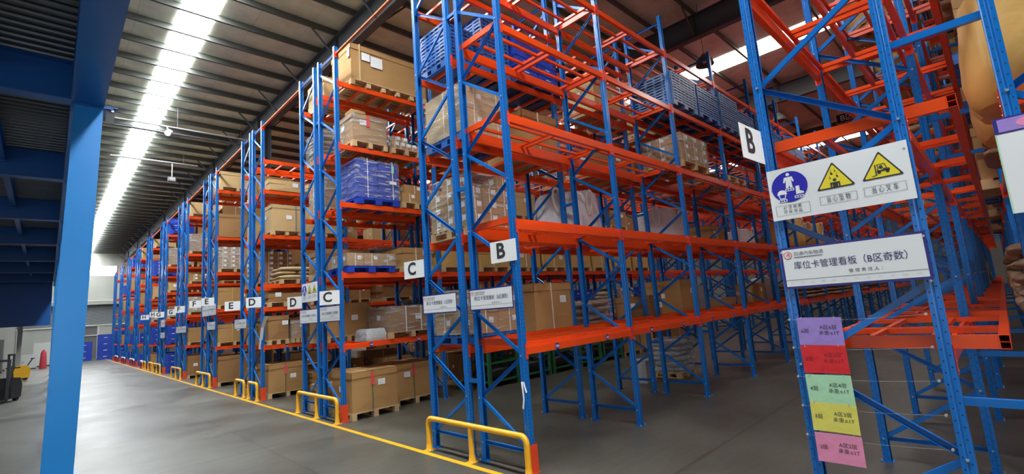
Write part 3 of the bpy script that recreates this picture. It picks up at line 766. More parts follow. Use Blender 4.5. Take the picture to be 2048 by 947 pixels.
def safety_sign(M, w, h, label, detail=True):
    base = MB(); plate(base, w, h, 'paper', .004); k = w / .9
    t = MB(); z = .0015
    # blue mandatory disc
    cx, cy = -.300 * k, .050 * k
    poly(t, circ(cx, cy, .128 * k, .124 * k, 48), z, 'sign_blue')
    W = 'paper_white'; z2 = z + .0008
    def pl(pts, m=W, zz=z2, ox=0, oy=0, s=1.0): poly(t, [(cx + (ox + p[0] * s) * k * 1.3, cy + (oy + p[1] * s) * k * 1.3) for p in pts], zz, m)
    pl(circ(0, .076, .010, n=12)); pl([(-.022, .060), (.022, .060), (.030, .030), (.022, .026), (.016, .045), (.016, .026), (-.016, .026), (-.016, .045), (-.022, .026), (-.030, .030)])
    pl([(-.016, .026), (.016, .026), (.019, -.008), (.004, -.008), (0, .012), (-.004, -.008), (-.019, -.008)])
    for ox, oy in ((0, -.018), (-.045, -.080), (.045, -.068)):
        pl([(-.024, -.009), (.024, -.009), (.024, .007), (-.024, .007)], W, z2, ox, oy)
        for q in (-.014, 0, .014): pl([(q - .005, -.005), (q + .005, -.005), (q + .005, .003), (q - .005, .003)], 'sign_blue', z2 + .0006, ox, oy)
    pl(circ(0, 0, .026, .024, 16, 0, math.pi) + [(-.03, -.004), (.03, -.004)], W, z2, -.045, -.038)
    pl([(-.022, -.006), (-.016, -.006), (-.012, -.028), (.012, -.028), (.016, -.006), (.022, -.006), (.015, -.034), (-.015, -.034)], W, z2, -.045, -.036)
    pl([(-.012, .022), (.008, .022), (.008, -.008), (.028, -.018), (.028, -.028), (-.014, -.028)], W, z2, .045, -.026)
    # yellow warning triangles
    def tri(cx, cy, s):
        def rt(sc):
            pts = []
            for i in range(3):
                a = math.pi / 2 + i * 2 * math.pi / 3; px, py = math.cos(a) * sc, math.sin(a) * sc * .93
                for d in (-.5, 0, .5): pts.append((cx + px * .94 + math.cos(a + d * 1.6) * sc * .06, cy + py * .94 + math.sin(a + d * 1.6) * sc * .06))
            return pts
        poly(t, rt(s), z, 'ink'); poly(t, rt(s * .86), z2, 'sign_yellow')
    z3 = z2 + .0008
    tx, ty = .005 * k, .035 * k; tri(tx, ty, .136 * k)
    def q(pts, ox, oy, m='ink'): poly(t, [(ox + p[0] * k * 1.2, oy + p[1] * k * 1.2) for p in pts], z3, m)
    q(circ(0, -.004, .010, n=12), tx, ty); q([(-.026, -.018), (.026, -.018), (.026, -.048), (.018, -.048), (.018, -.028), (.014, -.028), (.014, -.052), (-.014, -.052), (-.014, -.028), (-.018, -.028), (-.018, -.048), (-.026, -.048)], tx, ty)
    for sx, sy, s in ((-.012, .040, 1), (.016, .018, .9), (-.022, .012, .6), (.008, .052, .6)):
        q([(sx - .006 * s, sy + .010 * s), (sx + .004 * s, sy + .004 * s), (sx + .008 * s, sy - .008 * s), (sx - .003 * s, sy - .010 * s)], tx, ty)
        q([(sx - .001, sy + .012 * s), (sx + .001, sy + .012 * s), (sx + .001, sy + .024 * s), (sx - .001, sy + .024 * s)], tx, ty)
    fx, fy = .288 * k, .040 * k; tri(fx, fy, .132 * k)
    for pts in ([(-.030, .030), (-.024, .030), (-.024, -.034), (-.030, -.034)], [(-.048, -.040), (-.022, -.034), (-.022, -.030), (-.048, -.036)],
                [(-.022, -.016), (.040, -.016), (.040, -.002), (.012, .002), (.004, -.006), (-.022, -.006)], [(-.018, -.006), (-.014, -.006), (-.014, .030), (-.018, .030)],
                [(-.018, .026), (.018, .026), (.018, .030), (-.018, .030)], [(.016, .028), (.020, .028), (.028, .0), (.024, .0)], [(-.006, .020), (.006, .022), (.010, .002), (-.004, .0), (-.012, .008)]):
        q(pts, fx, fy)
    for px in (-.012, .028): q(circ(px, -.020, .009, n=12), fx, fy)
    # captions
    for (cx2, cw, ty2, txt, sz) in ((-.300, .24, -.128, '必须佩戴\n劳保用品', .042), (.008, .235, -.112, '当心坠物', .052), (.288, .24, -.105, '当心叉车', .052)):
        hh = .070 if '\n' in txt else .064
        frame(t, (cx2 - cw / 2) * k, (cx2 + cw / 2) * k, (ty2 - hh / 2 - (.012 if '\n' in txt else 0)) * k, (ty2 + hh / 2) * k, .002 * k, z, 'ink')
        if '\n' in txt:
            for i, l in enumerate(txt.split('\n')): stamp(t, text_mesh(' '.join(l), sz * k * .75, 'ink', 0, 'CENTER', .13 * k), cx2 * k, (ty2 + .014 - .036 * i) * k, z)
        else: stamp(t, text_mesh(' '.join(txt), sz * k, 'ink', 0, 'CENTER', .15 * k), cx2 * k, (ty2) * k, z)
    for sx, sy in ((-1, .1), (1, .36)): poly(t, circ(sx * (w / 2 - .02), sy * h, .007, n=10), z, 'bolt')
    return put_sign('safety_sign', base, [('printed_face', t)], M, label, 'sign')
safety_sign(sign_matrix(-.066, -3.527, 2.72, 0, -1), .905, .415, 'large white safety sign with blue disc and two yellow warning triangles')
safety_sign(sign_matrix(-.07, 6.62, 2.66, 0, -1), .88, .42, 'small distant safety sign with blue disc and yellow triangle above a notice board')
# board on the far-right rack, only its left part is in view
b = MB(); plate(b, .9, .60, 'paper', .004); t = MB(); rect(t, -.45, .45, .20, .30, .001, 'navy'); rect(t, -.43, .43, .21, .29, .0016, 'card_purple'); poly(t, circ(-.30, .25, .05, .028), .0022, 'card_pink')
rect(t, -.45, -.443, -.30, .20, .001, 'card_green')
put_sign('notice_board', b, [('printed_face', t)], sign_matrix(-.066, -4.85, 2.62, 0, -1), 'white board with purple header at the far right edge', 'sign')

# coloured floor cards hanging below the big board
CARDS = [('6', 1.630, 'card_purple', 'purple'), ('5', 1.423, 'card_red', 'red'), ('4', 1.204, 'card_green', 'pale green'), ('3', .998, 'card_yellow', 'yellow'), ('2', .778, 'card_pink', 'pink')]
for i, (n, zc, m, cn) in enumerate(CARDS):
    base = MB(); w, h = .295, .208; plate(base, w, h, m, .0015, 10)
    t = MB(); inkm = 'ink' if n != '5' else 'ink_dim'
    if n == '5' and 'ink_dim' not in MATS: mat('ink_dim', (0.25, 0.012, 0.02), 0.6)
    stamp(t, text_mesh(n + '层', .036, inkm), -.10, 0, .001); stamp(t, text_mesh('A区%s层' % n, .036, inkm), .055, .028, .001); stamp(t, text_mesh('承重≤1T', .036, inkm), .055, -.014, .001)
    for sx in (-.12, .10): rect(t, sx, sx + .006, h / 2 - .012, h / 2 + .006, .002, 'bolt')
    bendz(base, .008, w); bendz(t, .008, w)
    put_sign('level_card', base, [('printed_face', t)], sign_matrix(-.058, -3.270, zc, 0, -1, math.radians((-1, 1, .5, -1, -.5)[i])), '%s shelf-level card hanging below the odd-numbered B board' % cn, 'card')
for i, z in enumerate((1.733, 1.516, 1.297, 1.08, .865)):
    b = MB(); pts = [(-.055, -OY + .03 - (D - .03) * t / 8, z - .008 * math.sin(math.pi * t / 8) * 2 - .01 * (1 - t / 8)) for t in range(9)]
    b.tube(pts, .0006, 'pipe_grey', 5)
    for p in (pts[0], pts[-1]): b.tube([(p[0] - .004, p[1], p[2]), (p[0] + .02, p[1], p[2])], .0085, 'bolt', 8)
    o = link('support_wire', b.mesh('support_wire'))
    tag(o, 'thin wire strung between two blue posts holding the %s card' % CARDS[i][3], 'wire')

# loose paper strip, white ribbon
b = MB(); b.raw([(0, 0, 0), (.10, 0, 0), (.10, .45, -.30), (.02, .45, -.30), (0.03, .72, -.88), (.1, .72, -.88)], [(0, 1, 2, 3), (3, 2, 5, 4)], 'paper_white')
o = link('paper_strip', b.mesh('paper_strip'), None, (-.12, 9.6, 2.24)); o.scale = (1, .85, 1); tag(o, 'long white paper strip dangling from the post under the far D sign', 'paper')
b = MB()
def ribbon(pts, w):
    for a, c in zip(pts[:-1], pts[1:]): b.bar(a, c, .002, w, 'paper_white', up=(0, 1, .2))
ribbon([(0, .03, .12), (-.012, .012, .05), (-.015, .0, -.08), (-.012, .03, -.2)], .026); ribbon([(0, .0, .12), (-.01, -.03, .05), (-.02, -.06, .0)], .02)
o = link('ribbon', b.mesh('ribbon'), None, (-.055, -.02, .95)); tag(o, 'white ribbon tied round the near B corner post above the orange guard', 'ribbon')

# hanging aisle sign far right, under the roof
b = MB(); plate(b, .8, .42, 'part_black', .02); t = MB(); frame(t, -.4, .4, -.21, .21, .015, .002, 'paper_white'); stamp(t, text_mesh('B区', .34, 'paper_white'), 0, 0, .002)
put_sign('hanging_sign', b, [('lettering', t)], sign_matrix(20, -.70, 8.93, 0, -1), 'black hanging aisle sign with white letters below the right roof strip', 'sign')
b = MB()
for dy in (-.35, .35): b.tube([(20, -.70 + dy, 9.14), (20, -.70 + dy, 9.9)], .008, 'steel_grey', 6)
o = link('sign_hanger', b.mesh('sign_hanger')); tag(o, 'pair of thin rods holding the black hanging aisle sign', 'hanger')

# ------------------------------------------------------------------ goods
ORD = ['first', 'second', 'third', 'fourth', 'fifth', 'sixth', 'seventh', 'eighth', 'ninth', 'tenth', 'eleventh', 'twelfth', 'thirteenth', 'fourteenth', 'fifteenth', 'sixteenth', 'seventeenth', 'eighteenth', 'nineteenth', 'twentieth', 'twenty-first', 'twenty-second', 'twenty-third', 'twenty-fourth', 'twenty-fifth', 'twenty-sixth', 'twenty-seventh', 'twenty-eighth', 'twenty-ninth', 'thirtieth', 'thirty-first']
NUM = ['one', 'two', 'three', 'four', 'five', 'six', 'seven', 'eight', 'nine', 'ten']
class Spot:
    """one pallet place: origin = left-front (towards -x, aisle side) corner on the shelf"""
    def __init__(s, rack, level, idx, x, y, z): s.rack, s.level, s.idx, s.x, s.y, s.z = rack, level, idx, x, y, z
    def where(s):
        lev = 'on floor under' if s.level == 0 else '%s shelf of' % ORD[s.level - 1]
        return '%s %s, %s place' % (lev, s.rack, ORD[s.idx])
    def whr(s, extra): return extra + ', ' + s.where()
    def piece(s, desc, k, extra=''):
        d = desc.split(' with ')[0].split(' in ')[0].split(' from ')[0]
        d = ' '.join(d.split()[-3:])
        return '%s, layer %s%s, %s' % (d, NUM[k], (' ' + extra) if extra else '', s.where())
    __slots__ = ('rack', 'level', 'idx', 'x', 'y', 'z')

def wood_pallet(sp, w, d, parts=True, h=.14, y=None):
    y = sp.y if y is None else y
    def top():
        b = MB(); n = 7; bw = d / n * .72
        for i in range(n): yy = (d - bw) * i / (n - 1); b.box(0, w, yy, yy + bw, h - .02, h, 'wood')
        for i in range(3): xx = (w - .1) * i / 2; b.box(xx, xx + .1, 0, d, h - .038, h - .02, 'wood')
        return b.mesh('top_deck')
    def blk():
        b = MB()
        for i in range(3): yy = (d - .13) * i / 2; b.box(0, .1, yy, yy + .13, .02, h - .038, 'wood')
        b.box(0, .1, 0, d, 0, .02, 'wood'); return b.mesh('block_row')
    lab = sp.whr('wooden pallet')
    if parts:
        r = empty('wooden_pallet', (sp.x, y, sp.z), lab, 'pallet')
        link('top_deck', cached(('wpt', round(w, 2), round(d, 2), h), top), r)
        bm = cached(('wpb', round(d, 2), h), blk)
        nr = 3 if w < 1.5 else 6
        for i in range(nr): link('block_row', bm, r, ((w - .1) * i / (nr - 1), 0, 0))
    else:
        def full():
            b = MB(); n = 6; bw = d / n * .7
            for i in range(n): yy = (d - bw) * i / (n - 1); b.box(0, w, yy, yy + bw, h - .03, h, 'wood')
            for i in range(3): xx = (w - .1) * i / 2; b.box(xx, xx + .1, 0, d, 0, h - .03, 'wood')
            return b.mesh('wooden_pallet')
        r = link('wooden_pallet', cached(('wpf', round(w, 2), round(d, 2), h), full), None, (sp.x, y, sp.z)); tag(r, lab, 'pallet')
    return sp.z + h

def plastic_pallet_mesh(w, d, m, h=.14):
    def fn():
        b = MB(); n = 9
        b.box(0, w, 0, d, h - .045, h - .02, m)
        for i in range(n): yy = (d - .05) * i / (n - 1); b.box(0, w, yy, yy + .05, h - .02, h, m)
        for i in range(6): xx = (w - .04) * i / 5; b.box(xx, xx + .04, 0, d, h - .02, h - .002, m)
        for i in range(3):
            for j in range(3):
                xx = (w - .16) * i / 2; yy = (d - .16) * j / 2; b.box(xx, xx + .16, yy, yy + .16, .012, h - .045, m)
        for i in range(3): xx = (w - .16) * i / 2; b.box(xx, xx + .16, 0, d, 0, .014, m)
        return b.mesh('plastic_pallet')
    return cached(('pp', round(w, 2), round(d, 2), m, h), fn)
def plastic_pallet(sp, w, d, m='pallet_blue', h=.14, y=None, lab='blue plastic pallet'):
    o = link('plastic_pallet', plastic_pallet_mesh(w, d, m, h), None, (sp.x, sp.y if y is None else y, sp.z)); tag(o, sp.whr(lab), 'pallet'); return sp.z + h

def big_carton(sp, w, d, h, z, m='cardboard', strap=None, ns=1, tagm=None, label=True, lid=True, y=None, wide=False, dark_hole=False, desc='big brown carton', lidh=.12):
    y = sp.y if y is None else y
    g = .012
    r = empty('carton', (sp.x, y, z), sp.whr(desc), 'carton')
    b = MB(); n = 4
    # body with a faint outward bulge of the sides
    vs = []; ring = []
    def bul(t): return .018 * math.sin(math.pi * t)
    hz = [0, .33, .66, 1]
    for t in hz:
        q = bul(t); ring.append(len(vs))
        vs += [(g, g, t * h), (w / 2, g - q, t * h), (w - g, g, t * h), (w - g + q, d / 2, t * h), (w - g, d - g, t * h), (w / 2, d - g + q, t * h), (g, d - g, t * h), (g - q, d / 2, t * h)]
    fs = []
    for i in range(3):
        for k in range(8): a = i * 8 + k; c = i * 8 + (k + 1) % 8; fs.append((a, c, c + 8, a + 8))
    fs += [tuple(range(7, -1, -1)), tuple(range(24, 32))]
    b.raw(vs, fs, m)
    if not lid:
        b.box(w / 2 - .03, w / 2 + .03, g, d - g, h, h + .002, 'tape')
    link('carton_body', b.mesh('carton_body'), r)
    if lid:
        b = MB(); hl = lidh; o = .004
        b.box(-o, w + o, -o, .004, h - hl, h + .008, m); b.box(-o, w + o, d - .004, d + o, h - hl, h + .008, m); b.box(-o, .004, -o, d + o, h - hl, h + .008, m); b.box(w - .004, w + o, -o, d + o, h - hl, h + .008, m)
        b.box(-o, w + o, -o, d + o, h, h + .010, m)
        link('lid', b.mesh('lid'), r)
    if strap:
        for i in range(ns):
            x = w * (i + 1) / (ns + 1) if ns > 1 else w * .42
            b = MB(); e = .008; b.box(x, x + .016, -e - .012, -.010, -.01, h + .014, strap); b.box(x, x + .016, -e - .012, d + e + .01, h + .010, h + .014, strap); b.box(x, x + .016, d + .010, d + e + .012, -.01, h + .014, strap)
            link('strap', b.mesh('strap'), r)
    if label:
        b = MB(); lx = w * R.choice((.2, .55, .66)); lz = h * R.choice((.45, .6)); b.box(lx, lx + .16, -.008, -.006, lz, lz + .12, 'paper_white'); b.box(lx + .02, lx + .12, -.009, -.0079, lz + .07, lz + .08, 'ink_pale'); b.box(lx + .02, lx + .1, -.009, -.0079, lz + .03, lz + .04, 'ink_pale')
        link('paper_label', b.mesh('paper_label'), r)
        b = MB(); ly = d * .4; b.box(-.011, -.009, ly, ly + .16, h * .5, h * .5 + .11, 'paper_white')
        link('paper_label', b.mesh('paper_label'), r)
    if tagm:
        b = MB(); x = w * .42; b.box(x - .03, x + .04, -.026, -.020, h - .28, h - .03, tagm); link('tag', b.mesh('tag'), r)
    return z + h

def small_carton_mesh(w, d, h, m):
    def fn():
        b = MB(); g = .003; b.box(g, w - g, g, d - g, g, h - g, m)
        b.box(w / 2 - .02, w / 2 + .02, .0015, d - .0015, h - g, h - g + .0012, 'tape'); b.box(w / 2 - .008, w / 2 + .008, .001, .003, 0, h, 'strap_white')
        b.box(.001, .003, d / 2 - .008, d / 2 + .008, 0, h, 'strap_white')
        b.box(w * .62, w * .62 + .09, 0, .0025, h * .5, h * .5 + .08, 'paper_white'); b.box(.0, .0025, d * .2, d * .2 + .09, h * .45, h * .45 + .08, 'paper_white')
        return b.mesh('carton')
    return cached(('sc', round(w, 3), round(d, 3), round(h, 3), m), fn)
def carton_stack(sp, w, d, nx, ny, nz, h, z, m='cardboard', y=None, skip=0.0, desc='small carton', film=True, jag=.004, lasth=None, filmm='film'):
    y = sp.y if y is None else y
    cw, cd = w / nx, d / ny; me = small_carton_mesh(cw, cd, h, m); lab = sp.whr(desc); grp = 'cartons ' + sp.where()
    top = z
    for k in range(nz):
        for i in range(nx):
            for j in range(ny):
                lab = sp.piece(desc, k, '%s %s' % (('front', 'middle', 'back')[j if ny < 3 or j < 2 else 2] if ny > 1 else 'front', ORD[i]))
                if k == nz - 1 and R.random() < skip: continue
                if 0 < i < nx - 1 and 0 < j < ny - 1 and k < nz - 1: continue
                o = link('carton', me, None, (sp.x + i * cw + R.uniform(-jag, jag), y + j * cd + R.uniform(-jag, jag), z + k * h)); tag(o, lab, 'carton', grp); top = max(top, z + (k + 1) * h)
    if film: wrap(sp, w, d, top - z, z, y, filmm, 'clear film round the %s' % ('upper cartons' if 'upper' in desc else 'cartons'))
    return top
def wrap(sp, w, d, h, z, y, m='film', desc='clear stretch film round the load'):
    rr = random.Random(int(sp.x * 100 + z * 10)); b = MB(); nx, nz = 8, 8; e = .012
    per = []
    for i in range(nx): per.append((w * i / nx, 0))
    for i in range(nx): per.append((w, d * i / nx))
    for i in range(nx): per.append((w * (1 - i / nx), d))
    for i in range(nx): per.append((0, d * (1 - i / nx)))
    n = len(per); vs = []
    for k in range(nz + 1):
        for px, py in per:
            ox = (px / w * 2 - 1); oy = (py / d * 2 - 1); j = rr.uniform(.2, 1.0) * e
            vs.append((px + ox * (e * .8 + j), py + oy * (e * .8 + j), h * k / nz))
    fs = []
    for k in range(nz):
        for i in range(n): a = k * n + i; c = k * n + (i + 1) % n; fs.append((a, c, c + n, a + n))
    c0 = len(vs); vs.append((w / 2, d / 2, h + .02))
    for i in range(n): fs.append((nz * n + i, nz * n + (i + 1) % n, c0))
    b.raw(vs, fs, m); me = b.mesh('stretch_film', True)
    o = link('stretch_film', me, None, (sp.x, y, z)); tag(o, sp.whr(desc), 'plastic film'); return o

def crate_mesh(w, d, h, m='crate_blue'):
    def fn():
        b = MB(); t = .02
        for a in ((0, w, 0, t), (0, w, d - t, d), (0, t, t, d - t), (w - t, w, t, d - t)): b.box(a[0] + .008, a[1] - .008, a[2] + .008 if a[2] == 0 else a[2], a[3], 0, h - .03, m) if False else b.box(a[0], a[1], a[2], a[3], 0.004, h - .004, m)
        b.box(0, w, 0, d, .004, .02, m)
        for z0, z1 in ((0.0, .03), (h - .035, h - .003)):
            for a in ((-.012, w + .012, -.012, 0), (-.012, w + .012, d, d + .012), (-.012, 0, 0, d), (w, w + .012, 0, d)): b.box(a[0], a[1], a[2], a[3], z0, z1, m)
        for i in range(1, 5): x = w * i / 5; b.box(x - .005, x + .005, -.01, 0, .03, h - .035, m)
        for i in range(1, 4): y = d * i / 4; b.box(-.01, 0, y - .005, y + .005, .03, h - .035, m)
        b.box(w * .36, w * .60, -.0115, -.0095, h * .42, h * .52, 'ink_pale')
        return b.mesh('crate')
    return cached(('cr', round(w, 2), round(d, 2), round(h, 2), m), fn)
def crate_stack(sp, w, d, nx, ny, nz, h, z, y=None, m='crate_blue', desc='blue plastic crate in a stack', film=False):
    y = sp.y if y is None else y
    cw, cd = w / nx, d / ny; lab = sp.whr(desc); grp = 'crates ' + sp.where()
    me = crate_mesh(cw - .03, cd - .03, h, m)
    for k in range(nz):
        for i in range(nx):
            for j in range(ny):
                o = link('crate', me, None, (sp.x + i * cw + .015, y + j * cd + .015, z + k * h)); tag(o, sp.piece(desc, k, '%s %s' % (('front', 'back')[min(j, 1)], ORD[i])), 'crate', grp)
    if film: wrap(sp, w, d, nz * h + .01, z, y, 'film')
def nested_pallet_mesh(w, d, m, h=.062):
    def fn():
        b = MB(); g = .006
        b.box(0, w, 0, d, h - .008, h - .002, m)
        for q in ((0, w, 0, .02), (0, w, d - .02, d), (0, .02, .02, d - .02), (w - .02, w, .02, d - .02)): b.box(*q, .022, h - .002, m)
        nx = 7
        for i in range(nx): x = (w - .05) * i / (nx - 1); b.box(x, x + .05, .004, .03, 0, .024, m); b.box(x, x + .05, d - .03, d - .004, 0, .024, m)
        for i in range(6): y = (d - .05) * i / 5; b.box(.004, .03, y, y + .05, 0, .024, m); b.box(w - .03, w - .004, y, y + .05, 0, .024, m)
        return b.mesh('plastic_pallet')
    return cached(('np', round(w, 2), round(d, 2), m), fn)
def pallet_pile(sp, w, d, n, z, ms, y=None, h=.13):
    y = sp.y if y is None else y; grp = 'pallets ' + sp.where()
    n = int(round(n * .13 / .0625)) - 1
    for k in range(n):
        me = plastic_pallet_mesh(w, d, ms, .13) if k == 0 else nested_pallet_mesh(w, d, ms)
        o = link('plastic_pallet', me, None, (sp.x + R.uniform(-.006, .006), y + R.uniform(-.006, .006), z + (0 if k == 0 else .13 + (k - 1) * .0625))); tag(o, sp.whr('%s plastic pallet from bottom of pile' % ORD[k]), 'pallet', grp)

def bulk_bag(sp, w, h, z, m='bulk_bag', y=None, desc='white bulk bag with lifting loops', bulge=.08, loops=True, seg=72):
    y = sp.y if y is None else y
    r = empty('bulk_bag', (sp.x + w / 2, y + w / 2, z), sp.whr(desc), 'bulk bag')
    b = MB(); vs = []; prof = [(0, .84), (.02, .94), (.10, 1.02), (.30, 1.05), (.55, 1.03), (.78, .98), (.91, .965), (.97, .94), (1.0, .86), (1.005, .60), (1.0, .08)]
    rr = random.Random(int(sp.x * 77 + z * 13)); ph = [rr.uniform(0, 6) for _ in range(4)]
    for t, k in prof:
        for i in range(seg):
            a = 2 * math.pi * i / seg; c, s_ = math.cos(a), math.sin(a); q = (abs(c) ** 3.2 + abs(s_) ** 3.2) ** (-1 / 3.2)
            wr = 1 + .012 * math.sin(7 * a + ph[0] + t * 5) + .012 * math.sin(17 * a + ph[1] + 2 * t) + .008 * math.sin(29 * a)
            vs.append((c * q * w / 2 * k * wr, s_ * q * w / 2 * k * wr, t * h + (.02 * math.sin(3 * a + ph[2]) if t > .9 else 0)))
    fs = []; n = len(prof)
    for j in range(n - 1):
        for i in range(seg): a = j * seg + i; c = j * seg + (i + 1) % seg; fs.append((a, c, c + seg, a + seg))
    fs += [tuple(range(seg - 1, -1, -1)), tuple(range((n - 1) * seg, n * seg))]
    b.raw(vs, fs, m); link('bag_body', b.mesh('bag_body', True), r)
    b = MB(); b.tube([(0, 0, h * .98), (.02, .0, h + .01), (.09, .02, h + .03)], [.12, .07, .08], m, 12); link('filling_spout', b.mesh('filling_spout', True), r)
    if loops:
        # four webbing loops sewn to the upper corners, drooping down the sides
        for sx, sy, ax in ((-.12, -1, 0), (.98, -.35, 1), (-.98, -.5, 1), (.15, 1, 0)):
            b = MB(); pts = []; cx, cy = sx * w * .5, sy * w * .5
            for i in range(15):
                a = 2 * math.pi * i / 14 - math.pi / 2; r1 = .085 * (1 - .35 * math.sin(a)); u = math.cos(a) * r1; v = math.sin(a) * .23
                out = .035 + .05 * (1 - math.sin(a)) / 2
                if ax == 0: pts.append((cx + u, cy + sy * out, h * .74 - v))
                else: pts.append((cx + math.copysign(out, sx), cy + u, h * .80 - v))
            for p, q_ in zip(pts[:-1], pts[1:]): b.bar(p, q_, .046 if ax == 0 else .01, .01 if ax == 0 else .046, 'strap_white', up=(0, 1, 0))
            b.bar(pts[0], (cx * .85, cy * .9, h * .99), .04, .01, 'strap_white', up=(0, 1, 0))
            link('lifting_loop', b.mesh('lifting_loop'), r)
    return z + h

def sack_mesh(w, d, h, m):
    def fn():
        b = MB(); nu, nv = 18, 16; vs = []
        for i in range(nu + 1):
            t = i / nu; s_ = max(0.0, 1 - abs(2 * t - 1) ** 4) ** .5; xx = (t - .5) * w
            for j in range(nv):
                a = 2 * math.pi * j / nv; c, q = math.cos(a), math.sin(a); se = (abs(c) ** 3 + abs(q) ** 3) ** (-1 / 3)
                vs.append((xx, c * se * d / 2 * (.80 + .20 * s_), h / 2 + q * se * h / 2 * (.12 + .88 * s_) * (1 + .03 * math.sin(9 * t + 2 * a))))
        fs = []
        for i in range(nu):
            for j in range(nv): a = i * nv + j; c = i * nv + (j + 1) % nv; fs.append((a, c, c + nv, a + nv))
        fs += [tuple(range(nv)), tuple(range((nu + 1) * nv - 1, nu * nv - 1, -1))]
        b.raw(vs, fs, m); return b.mesh('sack', True, 80)
    return cached(('sk', w, d, h, m), fn)
def sack_stack(sp, w, d, n, z, m='sack_tan', y=None, h=.13, desc='plump paper sack in a stack', per=2, film=False):
    y = sp.y if y is None else y; grp = 'sacks ' + sp.where()
    for k in range(n):
        for q in range(per):
            cr = k % 2
            if cr: me = sack_mesh(round(d * .98, 2), round(w / per, 2), h, m); loc = (sp.x + w * (q + .5) / per, y + d / 2, z + k * h * .93); rz = math.pi / 2
            else: me = sack_mesh(round(w * .98, 2), round(d / per, 2), h, m); loc = (sp.x + w / 2, y + d * (q + .5) / per, z + k * h * .93); rz = 0
            o = link('sack', me, None, (loc[0] + R.uniform(-.015, .015), loc[1] + R.uniform(-.015, .015), loc[2]), rz + R.uniform(-.03, .03)); tag(o, sp.piece(desc, k, '%s one' % ORD[q]), 'sack', grp)
    if film: wrap(sp, w, d, n * h * .93 + .02, z, y, 'film')

def cage(sp, w, d, h, y=None):
    y = sp.y if y is None else y
    r = empty('steel_cage', (sp.x, y, sp.z), sp.whr('green steel cage of dark parts'), 'cage')
    for x in (0, w - .08):
        for yy in (0, d - .08):
            b = MB(); b.box(x, x + .08, yy, yy + .08, 0, h, 'cage_green'); link('corner_post', b.mesh('corner_post'), r)
    b = MB()
    for z in (.12, h * .55, h - .08):
        for yy in (0.02, d - .06): b.box(.08, w - .08, yy, yy + .04, z, z + .05, 'cage_green')
        for x in (0.02, w - .06): b.box(x, x + .04, .08, d - .08, z, z + .05, 'cage_green')
    b.box(.08, w - .08, .06, d - .06, .12, .14, 'cage_green')
    link('cage_frame', b.mesh('cage_frame'), r)
    for i in range(2):
        o = link('machine_part', sack_mesh(.9, .35, .3, 'part_black'), None, (sp.x + w / 2, y + d * (.32 + .36 * i), sp.z + .15)); tag(o, sp.whr('dark bulky part in green cage, %s' % ('front', 'back')[i]), 'part', 'dark parts ' + sp.where())

RK = {'B': ('near B rack', 0.0, LV0, 1), 'C1': ('nearer C rack', D + G, LV0, -1), 'Bo': ('right-hand B rack', -OY - D, LV0, -1), 'A': ('far-right A rack', -OY - 2 * D - Q, LV0, 1)}
NM = {1: ('farther C rack', 'nearer D rack'), 2: ('farther D rack', 'nearer E rack'), 3: ('farther E rack', 'nearer F rack'), 4: ('farther F rack', 'nearer G rack'), 5: ('farther G rack', 'nearer H rack'), 6: ('farther H rack', 'rack behind H')}
for k in range(1, 7):
    lv = {1: LV1, 2: LV2, 3: LV3}.get(k, LV4)
    RK['%da' % k] = (NM[k][0], YK[k], lv, 1); RK['%db' % k] = (NM[k][1], YK[k] + D + G, lv, -1)
USED = set(); OCC = {}
def spot(rk, level, x, dy=-.05, w=1.05, exact=False):
    nm, y, lv, s = RK[rk]; z = 0 if level == 0 else lv[level - 1] + (.048 if rk in ('B', 'Bo') else 0)
    occ = OCC.setdefault((rk, level), [])
    if not exact and x > 2.45 and w < 1.2:
        # loads stand between the posts: two pallet places per bay
        slots = sorted((abs(k * B + o - x), k * B + o) for k in range(0, 16) for o in (.07, 1.28))
        for _, xs in slots:
            if all(xs + w < a or xs > c for a, c in occ): x = xs; break
    occ.append((x, x + w))
    idx = max(0, int((x + .25) / 1.2))
    while (rk, level, idx) in USED: idx += 1
    USED.add((rk, level, idx))
    return Spot(nm, level, idx, x, y + dy, z)

# ---- near B rack (mostly empty)
s_ = spot('B', 3, 5.06, w=1.3, exact=True); z = wood_pallet(s_, 1.3, .95); carton_stack(s_, 1.26, .92, 3, 3, 3, .20, z, 'cardboard', film=True, desc='small taped carton in a stack')
for i, (x, n, m) in enumerate(((4.97, 6, 'pallet_grey'), (6.19, 6, 'pallet_blue'), (7.50, 7, 'pallet_grey'), (8.65, 6, 'pallet_grey'), (9.92, 7, 'pallet_blue_dark'), (11.10, 6, 'pallet_blue'), (12.4, 6, 'pallet_grey'), (13.58, 5, 'pallet_blue'))):
    s_ = spot('B', 4, x, -.08, exact=True); pallet_pile(s_, 1.13, 1.03, n, s_.z, m)
s_ = spot('B', 3, 7.9); wood_pallet(s_, 1.1, .95)
for x in (12.7, 15.2): s_ = spot('B', 2, x); bulk_bag(s_, .98, .95, s_.z, 'sack_gold', desc='golden open-topped bulk bag')
for i, x in enumerate((17.5, 18.8, 20.0, 22.6, 24.0, 25.2, 27.5)):
    s_ = spot('B', 2, x); sack_stack(s_, 1.0, .9, 4, s_.z, ('sack_brown', 'sack_tan')[i % 2])
for i, x in enumerate((12.6, 13.8, 16.3, 17.5, 20, 21.3, 24.9, 26)):
    s_ = spot('B', 1, x); sack_stack(s_, 1.05, .9, 4 + i % 2, s_.z, 'sack_brown')
